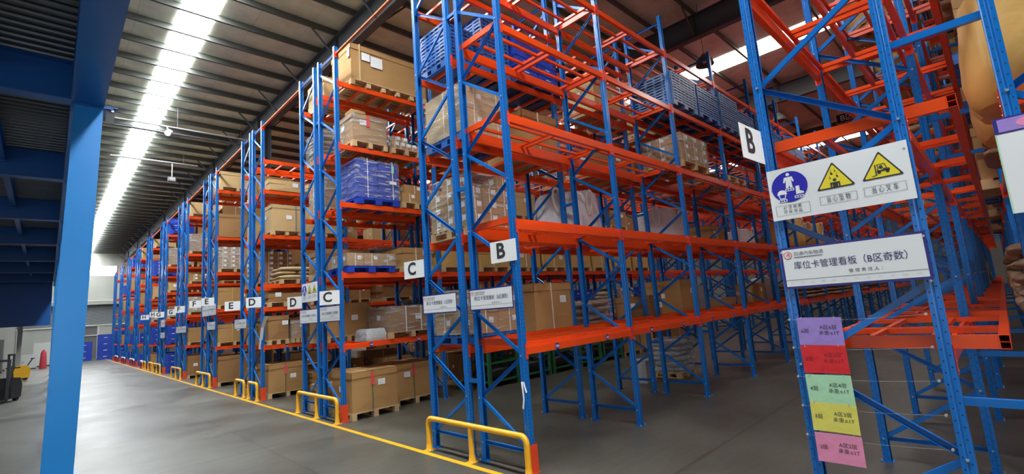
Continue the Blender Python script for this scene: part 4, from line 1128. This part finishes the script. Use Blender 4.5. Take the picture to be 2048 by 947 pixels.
# ---- nearer C rack (behind it, back to back)
y0 = D + G - .08
s_ = spot('C1', 1, .10); s_.y = y0; z = plastic_pallet(s_, 1.0, .98); carton_stack(s_, .96, .94, 2, 2, 2, .30, z, 'cardboard', film=True, desc='wrapped carton with white labels')
s_ = spot('C1', 1, 1.40); s_.y = y0; big_carton(s_, .96, .95, .84, s_.z + .0, strap='strap_white', desc='large plain carton with lid')
s_ = spot('C1', 1, 3.1); s_.y = y0; sack_stack(s_, 1.0, .9, 4, s_.z, 'sack_brown', film=True)
s_ = spot('C1', 1, 5.0, w=.5, exact=True); s_.y = y0; z = s_.z; big_carton(s_, .5, .9, .5, z, 'cardboard_dark', desc='medium dark carton')
s_ = spot('C1', 1, 6.47, w=.85, exact=True); s_.y = y0; big_carton(s_, .85, 1.05, .82, s_.z, 'cardboard', desc='long pale-fronted carton')
s_ = spot('C1', 1, 7.6, w=.6, exact=True); s_.y = y0 + .1; big_carton(s_, .6, .7, .66, s_.z, 'plastic_grey', label=False, desc='grey plastic-clad box')
s_ = spot('C1', 1, 8.75, w=.95, exact=True); s_.y = y0; big_carton(s_, .95, .9, .28, s_.z, 'cardboard_light', label=False, desc='low pale carton')
s_ = spot('C1', 1, 10.6, w=.5, exact=True); s_.y = y0; big_carton(s_, .5, .5, .62, s_.z, 'cardboard_light', lid=True, strap='strap_white', desc='tall narrow pale carton')
s_ = spot('C1', 1, 11.6, w=.6, exact=True); s_.y = y0; big_carton(s_, .6, .7, .62, s_.z, 'cardboard', desc='tall narrow brown carton')
s_ = spot('C1', 1, 13.4, w=.95, exact=True); s_.y = y0; bulk_bag(s_, .95, .8, s_.z, 'plastic_grey', desc='grey wrapped bag', loops=False)
s_ = spot('C1', 2, .12); s_.y = y0; z = wood_pallet(s_, .95, .98); carton_stack(s_, .92, .94, 3, 3, 4, .205, z, 'cardboard', skip=.25, film=True, desc='wrapped carton with white labels')
s_ = spot('C1', 2, 2.52, 0, 1.12, True); s_.y = y0 - .06; bulk_bag(s_, 1.12, 1.0, s_.z)
s_ = spot('C1', 2, 6.18, 0, 1.12, True); s_.y = y0 - .06; bulk_bag(s_, 1.12, .98, s_.z)
s_ = spot('C1', 2, 8.6, w=.95, exact=True); s_.y = y0; big_carton(s_, .95, 1.0, .68, s_.z, 'cardboard', strap='strap_white', desc='large pale-fronted carton')
s_ = spot('C1', 2, 11.2, w=.95, exact=True); s_.y = y0; bulk_bag(s_, .95, .74, s_.z)
s_ = spot('C1', 2, 13.6); s_.y = y0; big_carton(s_, 1.0, 1.0, .6, s_.z, 'cardboard_dark', desc='large dark carton')
s_ = spot('C1', 3, .10); s_.y = y0 - .05; z = plastic_pallet(s_, 1.0, 1.0); carton_stack(s_, .97, .97, 2, 1, 2, .38, z, 'cardboard_light', film=True, desc='tall pale wrapped carton')
s_ = spot('C1', 3, 1.46); s_.y = y0; big_carton(s_, .93, .98, .80, s_.z + .02, strap='strap_white', desc='large lidded carton with white strap')
for x, hh in ((3.8, .45), (5.2, .4), (7.5, .5), (8.8, .6), (10.1, .5), (12.6, .7), (13.9, .5)):
    s_ = spot('C1', 3, x); s_.y = y0; z = wood_pallet(s_, 1.05, .95, False); big_carton(s_, 1.0, .9, hh, z, R.choice(('cardboard', 'cardboard_light', 'cardboard_dark')), desc='brown carton')
s_ = spot('C1', 4, .1); s_.y = 1.33; pallet_pile(s_, .6, .70, 6, s_.z, 'pallet_blue')
s_ = spot('C1', 4, .95, 0); s_.y = 1.16; s_.x = .2 + .55; pallet_pile(s_, .62, .95, 8, s_.z, 'pallet_blue')
s_ = spot('C1', 4, 1.43); s_.y = y0; plastic_pallet(s_, 1.15, .9, 'pallet_blue_dark'); crate_stack(s_, 1.15, .9, 2, 1, 4, .20, s_.z + .14, desc='blue lidded crate in a stack')
for x in (3.9, 6.4): s_ = spot('C1', 4, x); s_.y = y0; z = wood_pallet(s_, 1.05, .95, False); big_carton(s_, 1.0, .9, .6, z, 'cardboard_light', desc='pale brown carton')
s_ = spot('C1', 0, 6.55, w=.78, exact=True); s_.y = 1.35; z = wood_pallet(s_, .78, .75); sack_stack(s_, .7, .7, 6, z, 'plastic_grey', film=False, desc='grey film-wrapped roll bundle', per=3); wrap(s_, .74, .74, .78, z, s_.y, 'film_thick')
s_ = spot('C1', 0, 5.7, w=.42, exact=True); s_.y = 1.75; big_carton(s_, .42, .42, .5, s_.z, 'plastic_grey', label=False, desc='grey box standing alone')

# ---- farther C rack: the aisle front facing us
def W(rk, lv, x, w, h, kind='carton', d=.95, dy=-.06, **kw):
    s_ = spot(rk, lv, x, dy, w); parts = kw.pop('parts', True); pal = kw.pop('pal', 'wood'); z = s_.z
    if pal == 'wood': z = wood_pallet(s_, w, d, parts)
    elif pal: z = plastic_pallet(s_, w, d, pal)
    if kind == 'carton': big_carton(s_, w, d, h, z, **kw)
    elif kind == 'stack': carton_stack(s_, w, d, kw.pop('nx', 3), kw.pop('ny', 3), kw.pop('nz', 3), h, z, **kw)
    elif kind == 'crates': crate_stack(s_, w, d, kw.pop('nx', 2), kw.pop('ny', 1), kw.pop('nz', 3), h, z, **kw)
    elif kind == 'sacks': sack_stack(s_, w, d, kw.pop('n', 4), z, **kw)
    elif kind == 'bag': bulk_bag(s_, min(w, d), h, z, **kw)
    return s_, z
s_, z = W('1a', 5, .32, 2.0, .84, d=1.0, label=False, lidh=.12, m='cardboard', desc='very long carton with two white papers')
lc_ = [o for o in bpy.data.objects if o.get('label') == s_.whr('very long carton with two white papers')][0]
for nm_, bx, m_ in (('strap', (.20, .225, -.026, -.008, -.02, .86), 'tape'), ('paper_label', (.26, .46, -.022, -.016, .50, .68), 'paper_white'), ('paper_label', (.48, .78, -.022, -.016, .40, .66), 'paper_white'), ('tag', (-.022, -.014, .02, .12, .52, .74), 'tag_lilac')):
    b = MB(); b.box(*bx, m_); link(nm_, b.mesh(nm_), lc_)
s_, z = W('1a', 4, .32, .85, .62, strap=None, tagm='tag_red', lidh=.10, desc='film-wrapped brown carton with red tag'); wrap(s_, .85, .95, .63, z, s_.y, 'film')
o_ = Spot(s_.rack, 4, s_.idx, .40, s_.y + .2, z + .64); big_carton(o_, .36, .36, .16, z + .645, lid=False, label=False, desc='small carton on top of wrapped carton')
s_, z = W('1a', 4, 1.28, .80, .14, 'stack', nx=5, ny=3, nz=1, desc='little wrapped carton')
o_ = Spot(s_.rack, 4, s_.idx, 1.30, s_.y + .02, z + .145); carton_stack(o_, .40, .60, 2, 2, 1, .14, z + .145, film=True, desc='little upper wrapped carton')
s_, z = W('1a', 3, .38, 1.03, .172, 'crates', nx=2, ny=2, nz=5, pal='crate_blue', desc='film-wrapped blue crate in a stack', film=True)
for i_, x_ in enumerate((.62, 1.24)):
    b = MB(); b.box(0, .014, 0, .003, 0, .89, 'strap_white'); b.box(0, .014, 0, .98, .887, .89, 'strap_white')
    if i_: b.box(-.02, .04, -.003, 0, .62, .80, 'card_green'); b.box(-.08, .10, -.003, 0, .36, .43, 'paper_white')
    o = link('strap', b.mesh('strap'), None, (x_, s_.y - .03, z)); tag(o, ('white strap round the left half of the film-wrapped blue crates', 'white strap with green tag on the film-wrapped blue crates')[i_], 'strap')
s_, z = W('1a', 3, 1.50, .80, .22, 'stack', nx=2, ny=2, nz=1, film=False, desc='brown carton in a low stack'); o_ = Spot(s_.rack, 3, s_.idx, 1.6, s_.y + .05, z + .22); carton_stack(o_, .55, .5, 1, 1, 1, .22, z + .22, film=False, desc='upper brown carton')
s_, z = W('1a', 2, .12, 1.12, .27, 'stack', nx=3, ny=2, nz=1, pal='crate_blue', film=True, desc='flat carton on blue pallet')
s_, z = W('1a', 2, 1.42, .85, .42, 'carton', strap='strap_white', desc='brown carton right of the blue pallet load')
s_ = spot('1a', 1, .52, -.05); b = MB(); z = s_.z; rb = [(0, 0), (.5, 0), (.52, .2), (.5, .5), (0, .5)]
rr = random.Random(5); vs = []; fs = []; n = 7
for k in range(n):
    for j in range(16):
        a = 2 * math.pi * j / 16; c_, q_ = math.cos(a), math.sin(a); se = (abs(c_) ** 6 + abs(q_) ** 6) ** (-1 / 6)
        t = k / (n - 1); kk = 1 - .12 * t ** 3; vs.append((c_ * se * .26 * kk + rr.uniform(-.012, .012), q_ * se * .30 * kk + rr.uniform(-.012, .012), t * .25 + rr.uniform(-.01, .01) * (0 < k)))
for k in range(n - 1):
    for j in range(16): a = k * 16 + j; c_ = k * 16 + (j + 1) % 16; fs.append((a, c_, c_ + 16, a + 16))
fs += [tuple(range(15, -1, -1)), tuple(range((n - 1) * 16, n * 16))]
b.raw(vs, fs, 'plastic_grey')
o = link('wrapped_bundle', b.mesh('wrapped_bundle', True), None, (.78, s_.y + .36, z)); tag(o, s_.whr('grey film-wrapped bundle'), 'bundle')
s_, z = W('1a', 1, 1.05, 1.18, .54, strap='strap_white', m='cardboard_dark', d=.98, ns=2, lidh=.07, desc='wide film-wrapped brown carton'); wrap(s_, 1.18, .98, .56, z, s_.y, 'film')
W('1a', 0, .10, 1.04, .78, dy=-.15, tagm='tag_red', strap='strap_green', desc='floor carton with red tag')
W('1a', 0, 1.30, 1.10, .76, dy=.24, tagm='tag_red', strap='strap_green', desc='second floor carton with lid')
for i, x in enumerate((3.74, 4.99, 6.20, 7.45, 8.66)):
    s_ = spot('1a', 0, x, -.12, 1.1, True); cage(s_, 1.1, .95, 1.05)
s_, z = W('1a', 0, 10, 1.1, .8, desc='floor carton behind cages')
for x, n in ((2.62, 7), (3.95, 5), (6.4, 6), (8.9, 5)): W('1a', 1, x, 1.0, 0, 'sacks', n=n, film=True, m='sack_tan', parts=False)
for lv, xs in ((2, (2.7, 3.95, 5.2, 6.4, 7.7, 8.9, 10.2, 11.4)), (3, (2.7, 5.3, 7.8, 10.3)), (4, (2.7, 4.0, 7.7)), (1, (5.2, 7.7, 10.2, 11.4, 12.8))):
    for x in xs:
        q = R.random() * (.55 if lv in (2, 3) or x < 4 else 1)
        if lv == 2 and q < .55: W('1a', lv, x, 1.08, R.uniform(.45, .62), m='cardboard_gold', parts=False, strap='strap_white', desc='golden brown carton')
        elif q < .6: W('1a', lv, x, 1.05, R.uniform(.35, .75), m=R.choice(('cardboard', 'cardboard_light', 'cardboard_dark')), parts=False, strap=R.choice((None, 'strap_white')), desc='brown carton')
        elif q < .8: W('1a', lv, x, 1.0, .24, 'stack', nx=3, ny=2, nz=R.choice((2, 3)), parts=False, m='cardboard_dark')
        else: W('1a', lv, x, 1.05, .24, 'crates', nx=2, ny=1, nz=3, pal='crate_blue')
# nearer D rack (rear of that double)
for lv, xs in ((0, (.15, 1.35)), (1, (.15, 2.7)), (2, (.15, 1.4, 2.7)), (3, (.2, 1.4, 2.7)), (4, (.15, 1.45)), (5, (.2,))):
    for i, x in enumerate(xs):
        kk = (lv * 3 + i) % 5
        if lv == 5: W('1b', lv, x, 1.1, .5, dy=.0, parts=False, m='cardboard_light', desc='pale carton')
        elif kk == 2: W('1b', lv, x, 1.0, 0, 'sacks', n=5, film=True, dy=0, parts=False, m='sack_brown')
        elif kk == 4: W('1b', lv, x, 1.0, .25, 'stack', nx=2, ny=2, nz=3, dy=0, parts=False, m='cardboard_dark')
        else: W('1b', lv, x, 1.08, .42 + .1 * kk, dy=0, parts=False, m=('cardboard', 'cardboard_dark', 'cardboard_light')[kk % 3], desc='brown carton', strap='strap_green' if lv == 0 else None)
# farther D rack
W('2a', 5, .15, 1.0, .32, 'carton', desc='pale carton beside blue strap', m='cardboard_light', pal=None); W('2a', 5, 1.3, .5, .32, pal=None, m='cardboard_light', desc='short pale carton'); W('2a', 4, .22, 2.0, .76, d=1.0, m='cardboard_light', strap='strap_blue', ns=2, lidh=.1, desc='very long carton with blue straps')
s_, z = W('2a', 3, .45, 1.0, 0, 'sacks', n=3, m='sack_tan', desc='creased tan sack in a heap')
W('2a', 2, .12, .95, .24, m='cardboard_dark', desc='low dark carton with papers')
W('2a', 1, .12, .56, .66, m='cardboard_dark', desc='dark carton beside narrow carton', lid=True); s_, z = W('2a', 1, .74, .36, .50, d=.5, m='cardboard', desc='narrow wrapped carton'); wrap(s_, .36, .5, .5, z, s_.y, 'film_thick')
W('2a', 0, .12, 1.05, .76, tagm='tag_red', strap='strap_green', desc='floor carton with red tag')
for lv, x in ((0, 1.3), (1, 1.35), (2, 1.3), (3, 1.6), (5, 2.7), (1, 2.7), (3, 2.8)): W('2a', lv, x, 1.05, .38, parts=False, desc='brown carton')
s_, z = W('2b', 3, .1, 1.1, .16, 'stack', nx=4, ny=2, nz=6, m='cardboard_dark', dy=.0, parts=False, film=False, desc='white-labelled carton in a tall stack')
for lv in (0, 1, 2, 4, 5): W('2b', lv, .15, 1.08, .6 if lv not in (1, 2) else .4, dy=0, parts=False, m=R.choice(('cardboard', 'cardboard_light')), desc='brown carton')
# farther E rack
W('3a', 5, .08, 1.2, .58, m='cardboard_light', desc='long pale top carton with white paper'); W('3a', 5, 1.35, 1.0, .5, m='cardboard_light', desc='pale top carton')
W('3a', 4, .05, 1.15, .86, m='cardboard_dark', lid=True, label=False, desc='tall plain brown carton', pal=None)
s_, z = W('3a', 3, .06, 1.1, .16, 'stack', nx=4, ny=3, nz=5, m='cardboard', desc='white-labelled wrapped carton', filmm='film_thick')
W('3a', 2, .05, 1.1, .62, strap='strap_yellow', desc='carton with yellow strap'); W('3a', 1, .06, 1.1, .62, strap='strap_yellow', desc='carton with yellow strap and paper'); W('3a', 0, .08, 1.15, .88, m='cardboard_dark', label=False, desc='large plain dark floor carton')
for lv in (1, 2, 3, 4): W('3a', lv, 1.35, 1.0, .6, parts=False, desc='brown carton')
for lv in (0, 1, 2, 3, 4, 5):
    if lv == 3: W('3b', lv, .15, 1.0, .2, 'stack', nx=3, ny=2, nz=3, dy=0, parts=False, filmm='film_thick')
    else: W('3b', lv, .15, 1.05, .55, dy=0, parts=False, m=R.choice(('cardboard', 'cardboard_dark')), desc='brown carton')
# deeper bays of these racks
def filler(rk, lv, x, dy=0.0):
    w, d, h, m = R.choice(((1.05, .95, .7, 'cardboard_dark'), (1.0, .95, .5, 'cardboard'), (1.08, .95, .85, 'cardboard_dark'), (.9, .9, .6, 'cardboard_light')))
    s_ = spot(rk, lv, x, dy, w); z = wood_pallet(s_, w, d, False)
    o = link('carton', small_carton_mesh(w, d, h, m), None, (s_.x, s_.y, z)); tag(o, s_.whr('plain brown carton deep inside'), 'carton')
for rk, lvs, x1, x0_ in (('1b', (0, 1, 2, 3, 4), 15, 4.0), ('2a', (0, 1, 2, 3), 12, 4.0), ('2b', (0, 1, 3, 4), 8, 1.4), ('3a', (0, 1, 2, 3, 4), 8, 2.6), ('3b', (1, 3, 4), 5, 1.4), ('4a', (0, 1, 2, 3, 4, 5), 5, 1.35), ('5a', (0, 1, 2, 3, 4, 5), 3, 1.35), ('1a', (0,), 14, 11.5)):
    for lv in lvs:
        x = x0_
        while x < x1:
            if R.random() < .8: filler(rk, lv, x)
            x += 1.235
# racks F to H: end loads
cfg = {4: [('carton', .8, {'m': 'cardboard_dark'}), ('carton', .6, {'strap': 'strap_yellow'}), ('stackw', .16, {}), ('stack', .14, {}), ('wrapbox', .75, {}), ('carton', .5, {'m': 'cardboard_light', 'strap': 'strap_yellow'})],
       5: [('crates', .28, {}), ('crates', .28, {}), ('carton', .5, {'m': 'cardboard_dark'}), ('carton', .35, {'m': 'cardboard_light'}), ('wrapbox', .85, {}), ('crates', .24, {})],
       6: [('carton', .7, {}), ('crates', .28, {}), ('stackw', .15, {}), ('carton', .6, {'m': 'cardboard_light'}), ('crates', .2, {}), ('carton', .4, {'m': 'cardboard_light'})]}
for k, row in cfg.items():
    for half in 'ab':
        for lv, (kd, h, kw) in enumerate(row):
            rk = '%d%s' % (k, half); kw = dict(kw); dy = -.06 if half == 'a' else 0
            if half == 'b' and lv % 2: kd, h = 'carton', .5
            if half == 'b': kw.pop('strap', None)
            if kd == 'carton': W(rk, lv, .08, 1.1, h, dy=dy, parts=False, desc='brown carton', **kw)
            elif kd == 'wrapbox': s_, z = W(rk, lv, .08, 1.1, h, dy=dy, parts=False, desc='wrapped carton', m='cardboard_dark'); wrap(s_, 1.1, .95, h, z, s_.y, 'film_thick')
            elif kd == 'stackw': W(rk, lv, .08, 1.05, h, 'stack', dy=dy, nx=3, ny=2, nz=4, parts=False, m='cardboard_light', filmm='film_thick')
            elif kd == 'stack': W(rk, lv, .08, 1.05, h, 'stack', dy=dy, nx=3, ny=2, nz=2, parts=False, film=False)
            else: W(rk, lv, .08, 1.1, h, 'crates', dy=dy, nx=2, ny=1, nz=3 if h > .22 else 4, pal='crate_blue')
for k in range(7, 10):
    for half, yy in (('near', k * P - .05), ('far', k * P + D + G)):
        for lv in range(6):
            if (k + lv) % 3 == 2: continue
            z = 0 if lv == 0 else LV4[lv - 1]
            o7 = ('first', 'second', 'third')[k - 7]; me = cached(('fb', (k + lv) % 2), lambda: small_carton_mesh(1.1, .9, .75, ('cardboard', 'crate_blue')[(k + lv) % 2]))
            o = link('carton', me, None, (.1, yy, z)); tag(o, 'tiny distant box, %s level, %s half of the %s rack beyond letter H' % (ORD[lv], half, o7), 'carton', 'distant cartons beyond letter H')

# ---- right-hand B rack and far-right A rack
s_ = spot('A', 2, .22); s_.y = -5.32; bulk_bag(s_, .98, .84, s_.z + .02, 'sack_gold', desc='tall golden bulk bag', loops=False); s_.z
s_ = spot('A', 2, 1.35); s_.y = -5.3; bulk_bag(s_, .95, .95, s_.z + .02, 'sack_gold', desc='golden bulk bag behind the first', loops=False)
s_ = spot('A', 3, .5); s_.y = -5.35; z = wood_pallet(s_, 1.1, 1.1); big_carton(s_, 1.05, 1.12, .8, z, 'cardboard_light', desc='big pale carton above bag')
for lv in (1, 2, 3, 4, 5):
    for i in range(1, 15):
        x = 1.35 + 1.23 * i
        if (i * 7 + lv * 3) % 4 == 0: continue
        s_ = spot('A', lv, x); s_.y = -5.38; q = (i + lv * 2) % 4
        if lv == 1 or q == 1: sack_stack(s_, 1.0, 1.02, 5, s_.z, 'sack_brown' if i % 2 else 'sack_tan', h=.16)
        elif q == 2: z = plastic_pallet(s_, 1.1, 1.1); carton_stack(s_, 1.05, 1.1, 2, 2, 3, .26, z, 'cardboard_light', film=False)
        elif q == 3: z = wood_pallet(s_, 1.1, 1.1, False); big_carton(s_, 1.05, 1.1, .75, z, 'cardboard')
        elif i > 6: z = plastic_pallet(s_, 1.1, 1.1); crate_stack(s_, 1.1, 1.1, 2, 1, 3, .25, z)
        else: z = plastic_pallet(s_, 1.1, 1.1); carton_stack(s_, 1.0, 1.0, 1, 2, 3, .28, z, 'cardboard_light', film=False, desc='wide carton')
for lv, xs in ((2, (10.0, 12.5, 13.8, 16, 18.6)), (3, (7.6, 9.9, 12.4, 14.9)), (4, (5.1, 7.5, 8.8, 12.4)), (1, (15, 17.4, 20))):
    for i, x in enumerate(xs):
        s_ = spot('Bo', lv, x); q = (i + lv) % 3
        if q == 0: sack_stack(s_, 1.0, .95, 4, s_.z, 'sack_tan')
        elif q == 1: z = wood_pallet(s_, 1.05, .95, False); big_carton(s_, 1.0, .95, .6, z, 'cardboard')
        else: z = wood_pallet(s_, 1.05, .95, False); carton_stack(s_, 1.0, .95, 2, 2, 2, .26, z, 'cardboard_light', film=False)

# ------------------------------------------------------------------ ceiling fittings
def highbay(x, y, z, label):
    r = empty('pendant_lamp', (x, y, z), label, 'lamp')
    b = MB(); b.tube([(0, 0, .32), (0, 0, .26), (0, 0, .20), (0, 0, .12), (0, 0, 0)], [.05, .10, .17, .22, .245], 'lamp_dark', 20, False); link('lamp_shade', b.mesh('lamp_shade', True), r)
    b = MB(); b.tube([(0, 0, .08), (0, 0, .16), (0, 0, .2)], [.05, .05, .02], 'white_plastic', 12); link('bulb', b.mesh('bulb', True), r)
    b = MB(); b.tube([(0, 0, .32), (0, 0, zroof(y) - z - .02)], .008, 'steel_grey', 6); link('rod', b.mesh('rod'), r)
highbay(8.55, .55, 8.22, 'dark dome lamp hanging nearest, in front of the right roof strip')
highbay(15.6, .75, 8.25, 'dark dome lamp hanging farther away above the big safety sign')
# conduits, sprinkler pipe, camera and small lamp over the main aisle
b = MB(); b.tube([(-4.6, 15.9, 9.40), (1.2, 15.9, 9.40)], .03, 'pipe_grey', 8); b.tube([(-4.6, 16.3, 9.3), (1.2, 16.3, 9.3)], .045, 'steel_grey', 8)
for x in (-3.6, -1.2, .9): b.tube([(x, 15.9, 9.4), (x, 15.9, 10.2)], .008, 'steel_grey', 6)
o = link('ceiling_pipe', b.mesh('ceiling_pipe')); tag(o, 'pair of pipes crossing under the roof, the nearer one carrying the camera', 'pipe')
b = MB(); b.tube([(-2.75, 20.7, 9.50), (.36, 20.7, 9.50)], .035, 'pipe_grey', 8)
for x in (-2.2, -.2): b.tube([(x, 20.7, 9.5), (x, 20.7, 10.3)], .008, 'steel_grey', 6)
o = link('ceiling_pipe', b.mesh('ceiling_pipe')); tag(o, 'short pale pipe crossing farther under the roof, above the small hanging floodlight', 'pipe')
r = empty('security_camera', (-1.50, 15.5, 8.95), 'small white camera hanging from the roof pipe over the main aisle', 'camera')
b = MB(); b.tube([(0, .4, .46), (0, .38, .36), (0, .05, .22)], .02, 'white_plastic', 8); link('bracket', b.mesh('bracket'), r)
b = MB(); b.tube([(-.06, -.12, .02), (.04, .16, .16)], .10, 'white_plastic', 12); link('housing', b.mesh('housing', True), r)
r = empty('floodlight', (-.62, 20.7, 8.75), 'small dark floodlight hanging on a thin rod over the main aisle', 'lamp')
b = MB(); b.tube([(0, 0, .1), (0, 0, .75)], .02, 'white_plastic', 8); link('rod', b.mesh('rod'), r)
b = MB(); b.box(-.14, .14, -.08, .08, -.12, .1, 'steel_grey'); b.box(-.11, .11, -.085, -.08, -.09, .07, 'pipe_grey'); link('housing', b.mesh('housing'), r)
b = MB(); b.box(1.18, 1.42, -.15, .15, 0, 9.3, 'steel_grey')
for y in (14.1, 28, 42): 
    b = MB(); b.box(1.20, 1.44, y - .01, y + .01, 0, zroof(y) - .9, 'steel_grey'); b.box(1.20, 1.22, y - .12, y + .12, 0, zroof(y) - .9, 'steel_grey'); b.box(1.42, 1.44, y - .12, y + .12, 0, zroof(y) - .9, 'steel_grey')
    o = link('trim_2', b.mesh('roof_column')); o['kind'] = 'structure'

# ------------------------------------------------------------------ things at the far end and under the mezzanine
def free_crates(x, y, nx, nz, label, group):
    me = crate_mesh(1.1, 1.0, .58)
    for i in range(nx):
        for k in range(nz if i else nz - 1):
            o = link('crate', me, None, (x + i * 1.16, y, k * .585)); tag(o, '%s, %s from bottom%s' % (label, ORD[k], ', ' + ('left', 'right')[i] + ' column' if nx > 1 else ''), 'crate', group)
free_crates(-.85, 55.6, 2, 5, 'big blue crate in the right-hand stack by the far door', 'blue crates right of the far door')
free_crates(-2.3, 56.5, 1, 4, 'big blue crate in the left-hand stack by the far door', 'blue crates left of the far door')
free_crates(-3.5, 56.5, 1, 4, 'big blue crate in the hidden stack behind the blue column', 'blue crates behind the column')

def stacker(x, y, rz, body, label):
    r = empty('pallet_truck', (x, y, 0), label, 'pallet truck', None, rz)
    b = MB(); b.prism([(-.35, .12), (.30, .12), (.35, .55), (.20, .80), (-.30, .85), (-.38, .5)], 'y', -.38, .38, body); link('body', b.mesh('body'), r)
    for s in (-1, 1):
        b = MB(); b.box(-1.5, -.3, s * .20 - .08, s * .20 + .08, .05, .12, body); link('fork', b.mesh('fork'), r)
        b = MB(); b.tube([(.15, s * .30 - .05, .11), (.15, s * .30 + .05, .11)], .11, 'rubber', 16); link('wheel', b.mesh('wheel', True), r)
    b = MB(); b.tube([(.25, 0, .6), (.55, 0, 1.15)], .03, 'rubber', 8); b.tube([(.55, -.2, 1.15), (.55, .2, 1.15)], .025, 'rubber', 8); link('tiller', b.mesh('tiller'), r)
    b = MB()
    for s in (-1, 1): b.box(-.40, -.32, s * .28 - .04, s * .28 + .04, .1, 1.5, 'steel_grey')
    b.box(-.40, -.32, -.28, .28, 1.42, 1.5, 'steel_grey'); link('mast', b.mesh('mast'), r)
stacker(-5.35, 35.0, .4, 'machine_yellow', 'yellow pallet truck parked beyond the mezzanine')
stacker(-5.35, 21.2, 1.2, 'part_black', 'dark pallet truck under the mezzanine at the left edge')
guard_rail(28.2, 29.6, [], YW, 'lone yellow guard rail seen left of the blue column')
# white cabinets and shelving far left
for i, (x, y, w, h, m) in enumerate(((-6.4, 50, 1.6, 1.1, 'frame_white'), (-8.4, 52, 1.8, 1.3, 'wall_panel'), (-5.1, 53.5, 1.2, 2.0, 'frame_white'), (-7.6, 48, 1.0, 2.4, 'wall_dark'))):
    b = MB(); b.box(0, w, 0, .6, .08, h, m); b.box(.05, w - .05, .05, .55, 0, .08, 'rubber'); b.box(-.02, w + .02, -.02, .62, h, h + .03, m)
    r = link('cabinet', b.mesh('cabinet'), None, (x, y, 0)); tag(r, ['low white cabinet beyond the mezzanine, nearest the yellow pallet truck', 'wide grey-white cabinet beyond the mezzanine at the far left', 'tall narrow white cabinet beyond the mezzanine beside the blue column', 'tall dark cabinet beyond the mezzanine'][i], 'cabinet')
    for q in (0, 1):
        b = MB(); b.box(w * q / 2 + .02, w * (q + 1) / 2 - .02, -.02, 0, .12, h - .04, m); b.box(w / 2 + (.04 if q else -.06), w / 2 + (.06 if q else -.04), -.035, -.02, h * .45, h * .6, 'rubber'); link('cabinet_door', b.mesh('cabinet_door'), r)
b = MB(); b.tube([(0, 0, .02), (0, 0, .5), (0, 0, 1.2), (0, 0, 1.45)], [.22, .2, .16, .05], 'fabric_red', 12)
o = link('cone_cover', b.mesh('cone_cover', True), None, (-4.45, 48.5, 0)); tag(o, 'red cone-shaped cover standing far away just left of the blue column', 'cover')



# ------------------------------------------------------------------ past 300 of a kind: the smallest-looking ones become one object of kind stuff
bpy.context.view_layer.update()
def surplus(base, cap, label, cat):
    its = []
    for o in COL.objects:
        if o.parent or o.name.split('.')[0] != base or o.get('kind'): continue
        meshes = [o] if o.data else [c for c in o.children_recursive if c.data]
        if o.data: d = o.dimensions
        else: d = max((c.dimensions for c in meshes), key=lambda v: v[0] * v[1] * v[2])
        p = o.matrix_world.translation; dist = (p - CP).length
        its.append(((d[0] * d[1] * d[2]) ** (1 / 3) / dist, o, meshes))
    if len(its) <= cap: return
    its.sort(key=lambda t: -t[0]); b = MB(); doomed = []
    for _, o, meshes in its[cap:]:
        for c in meshes:
            M = c.matrix_world; me = c.data; vs = [tuple(M @ v.co) for v in me.vertices]
            names = [m_.name for m_ in me.materials]; by = {}
            off = len(b.v); b.v += vs
            for pl in me.polygons: b.f.append(tuple(i + off for i in pl.vertices)); b.m.append(b.mi(names[pl.material_index]))
            doomed.append(c)
        if o not in doomed: doomed.append(o)
    for c in doomed: bpy.data.objects.remove(c)
    o = link(base, b.mesh(base + '_rest')); tag(o, label, cat); o['kind'] = 'stuff'
surplus('carton', 290, 'many small and distant brown cartons deep inside the racks', 'carton')
surplus('sack', 290, 'many distant brown sacks deep inside the racks', 'sack')
print('OBJECTS', len(bpy.data.objects))
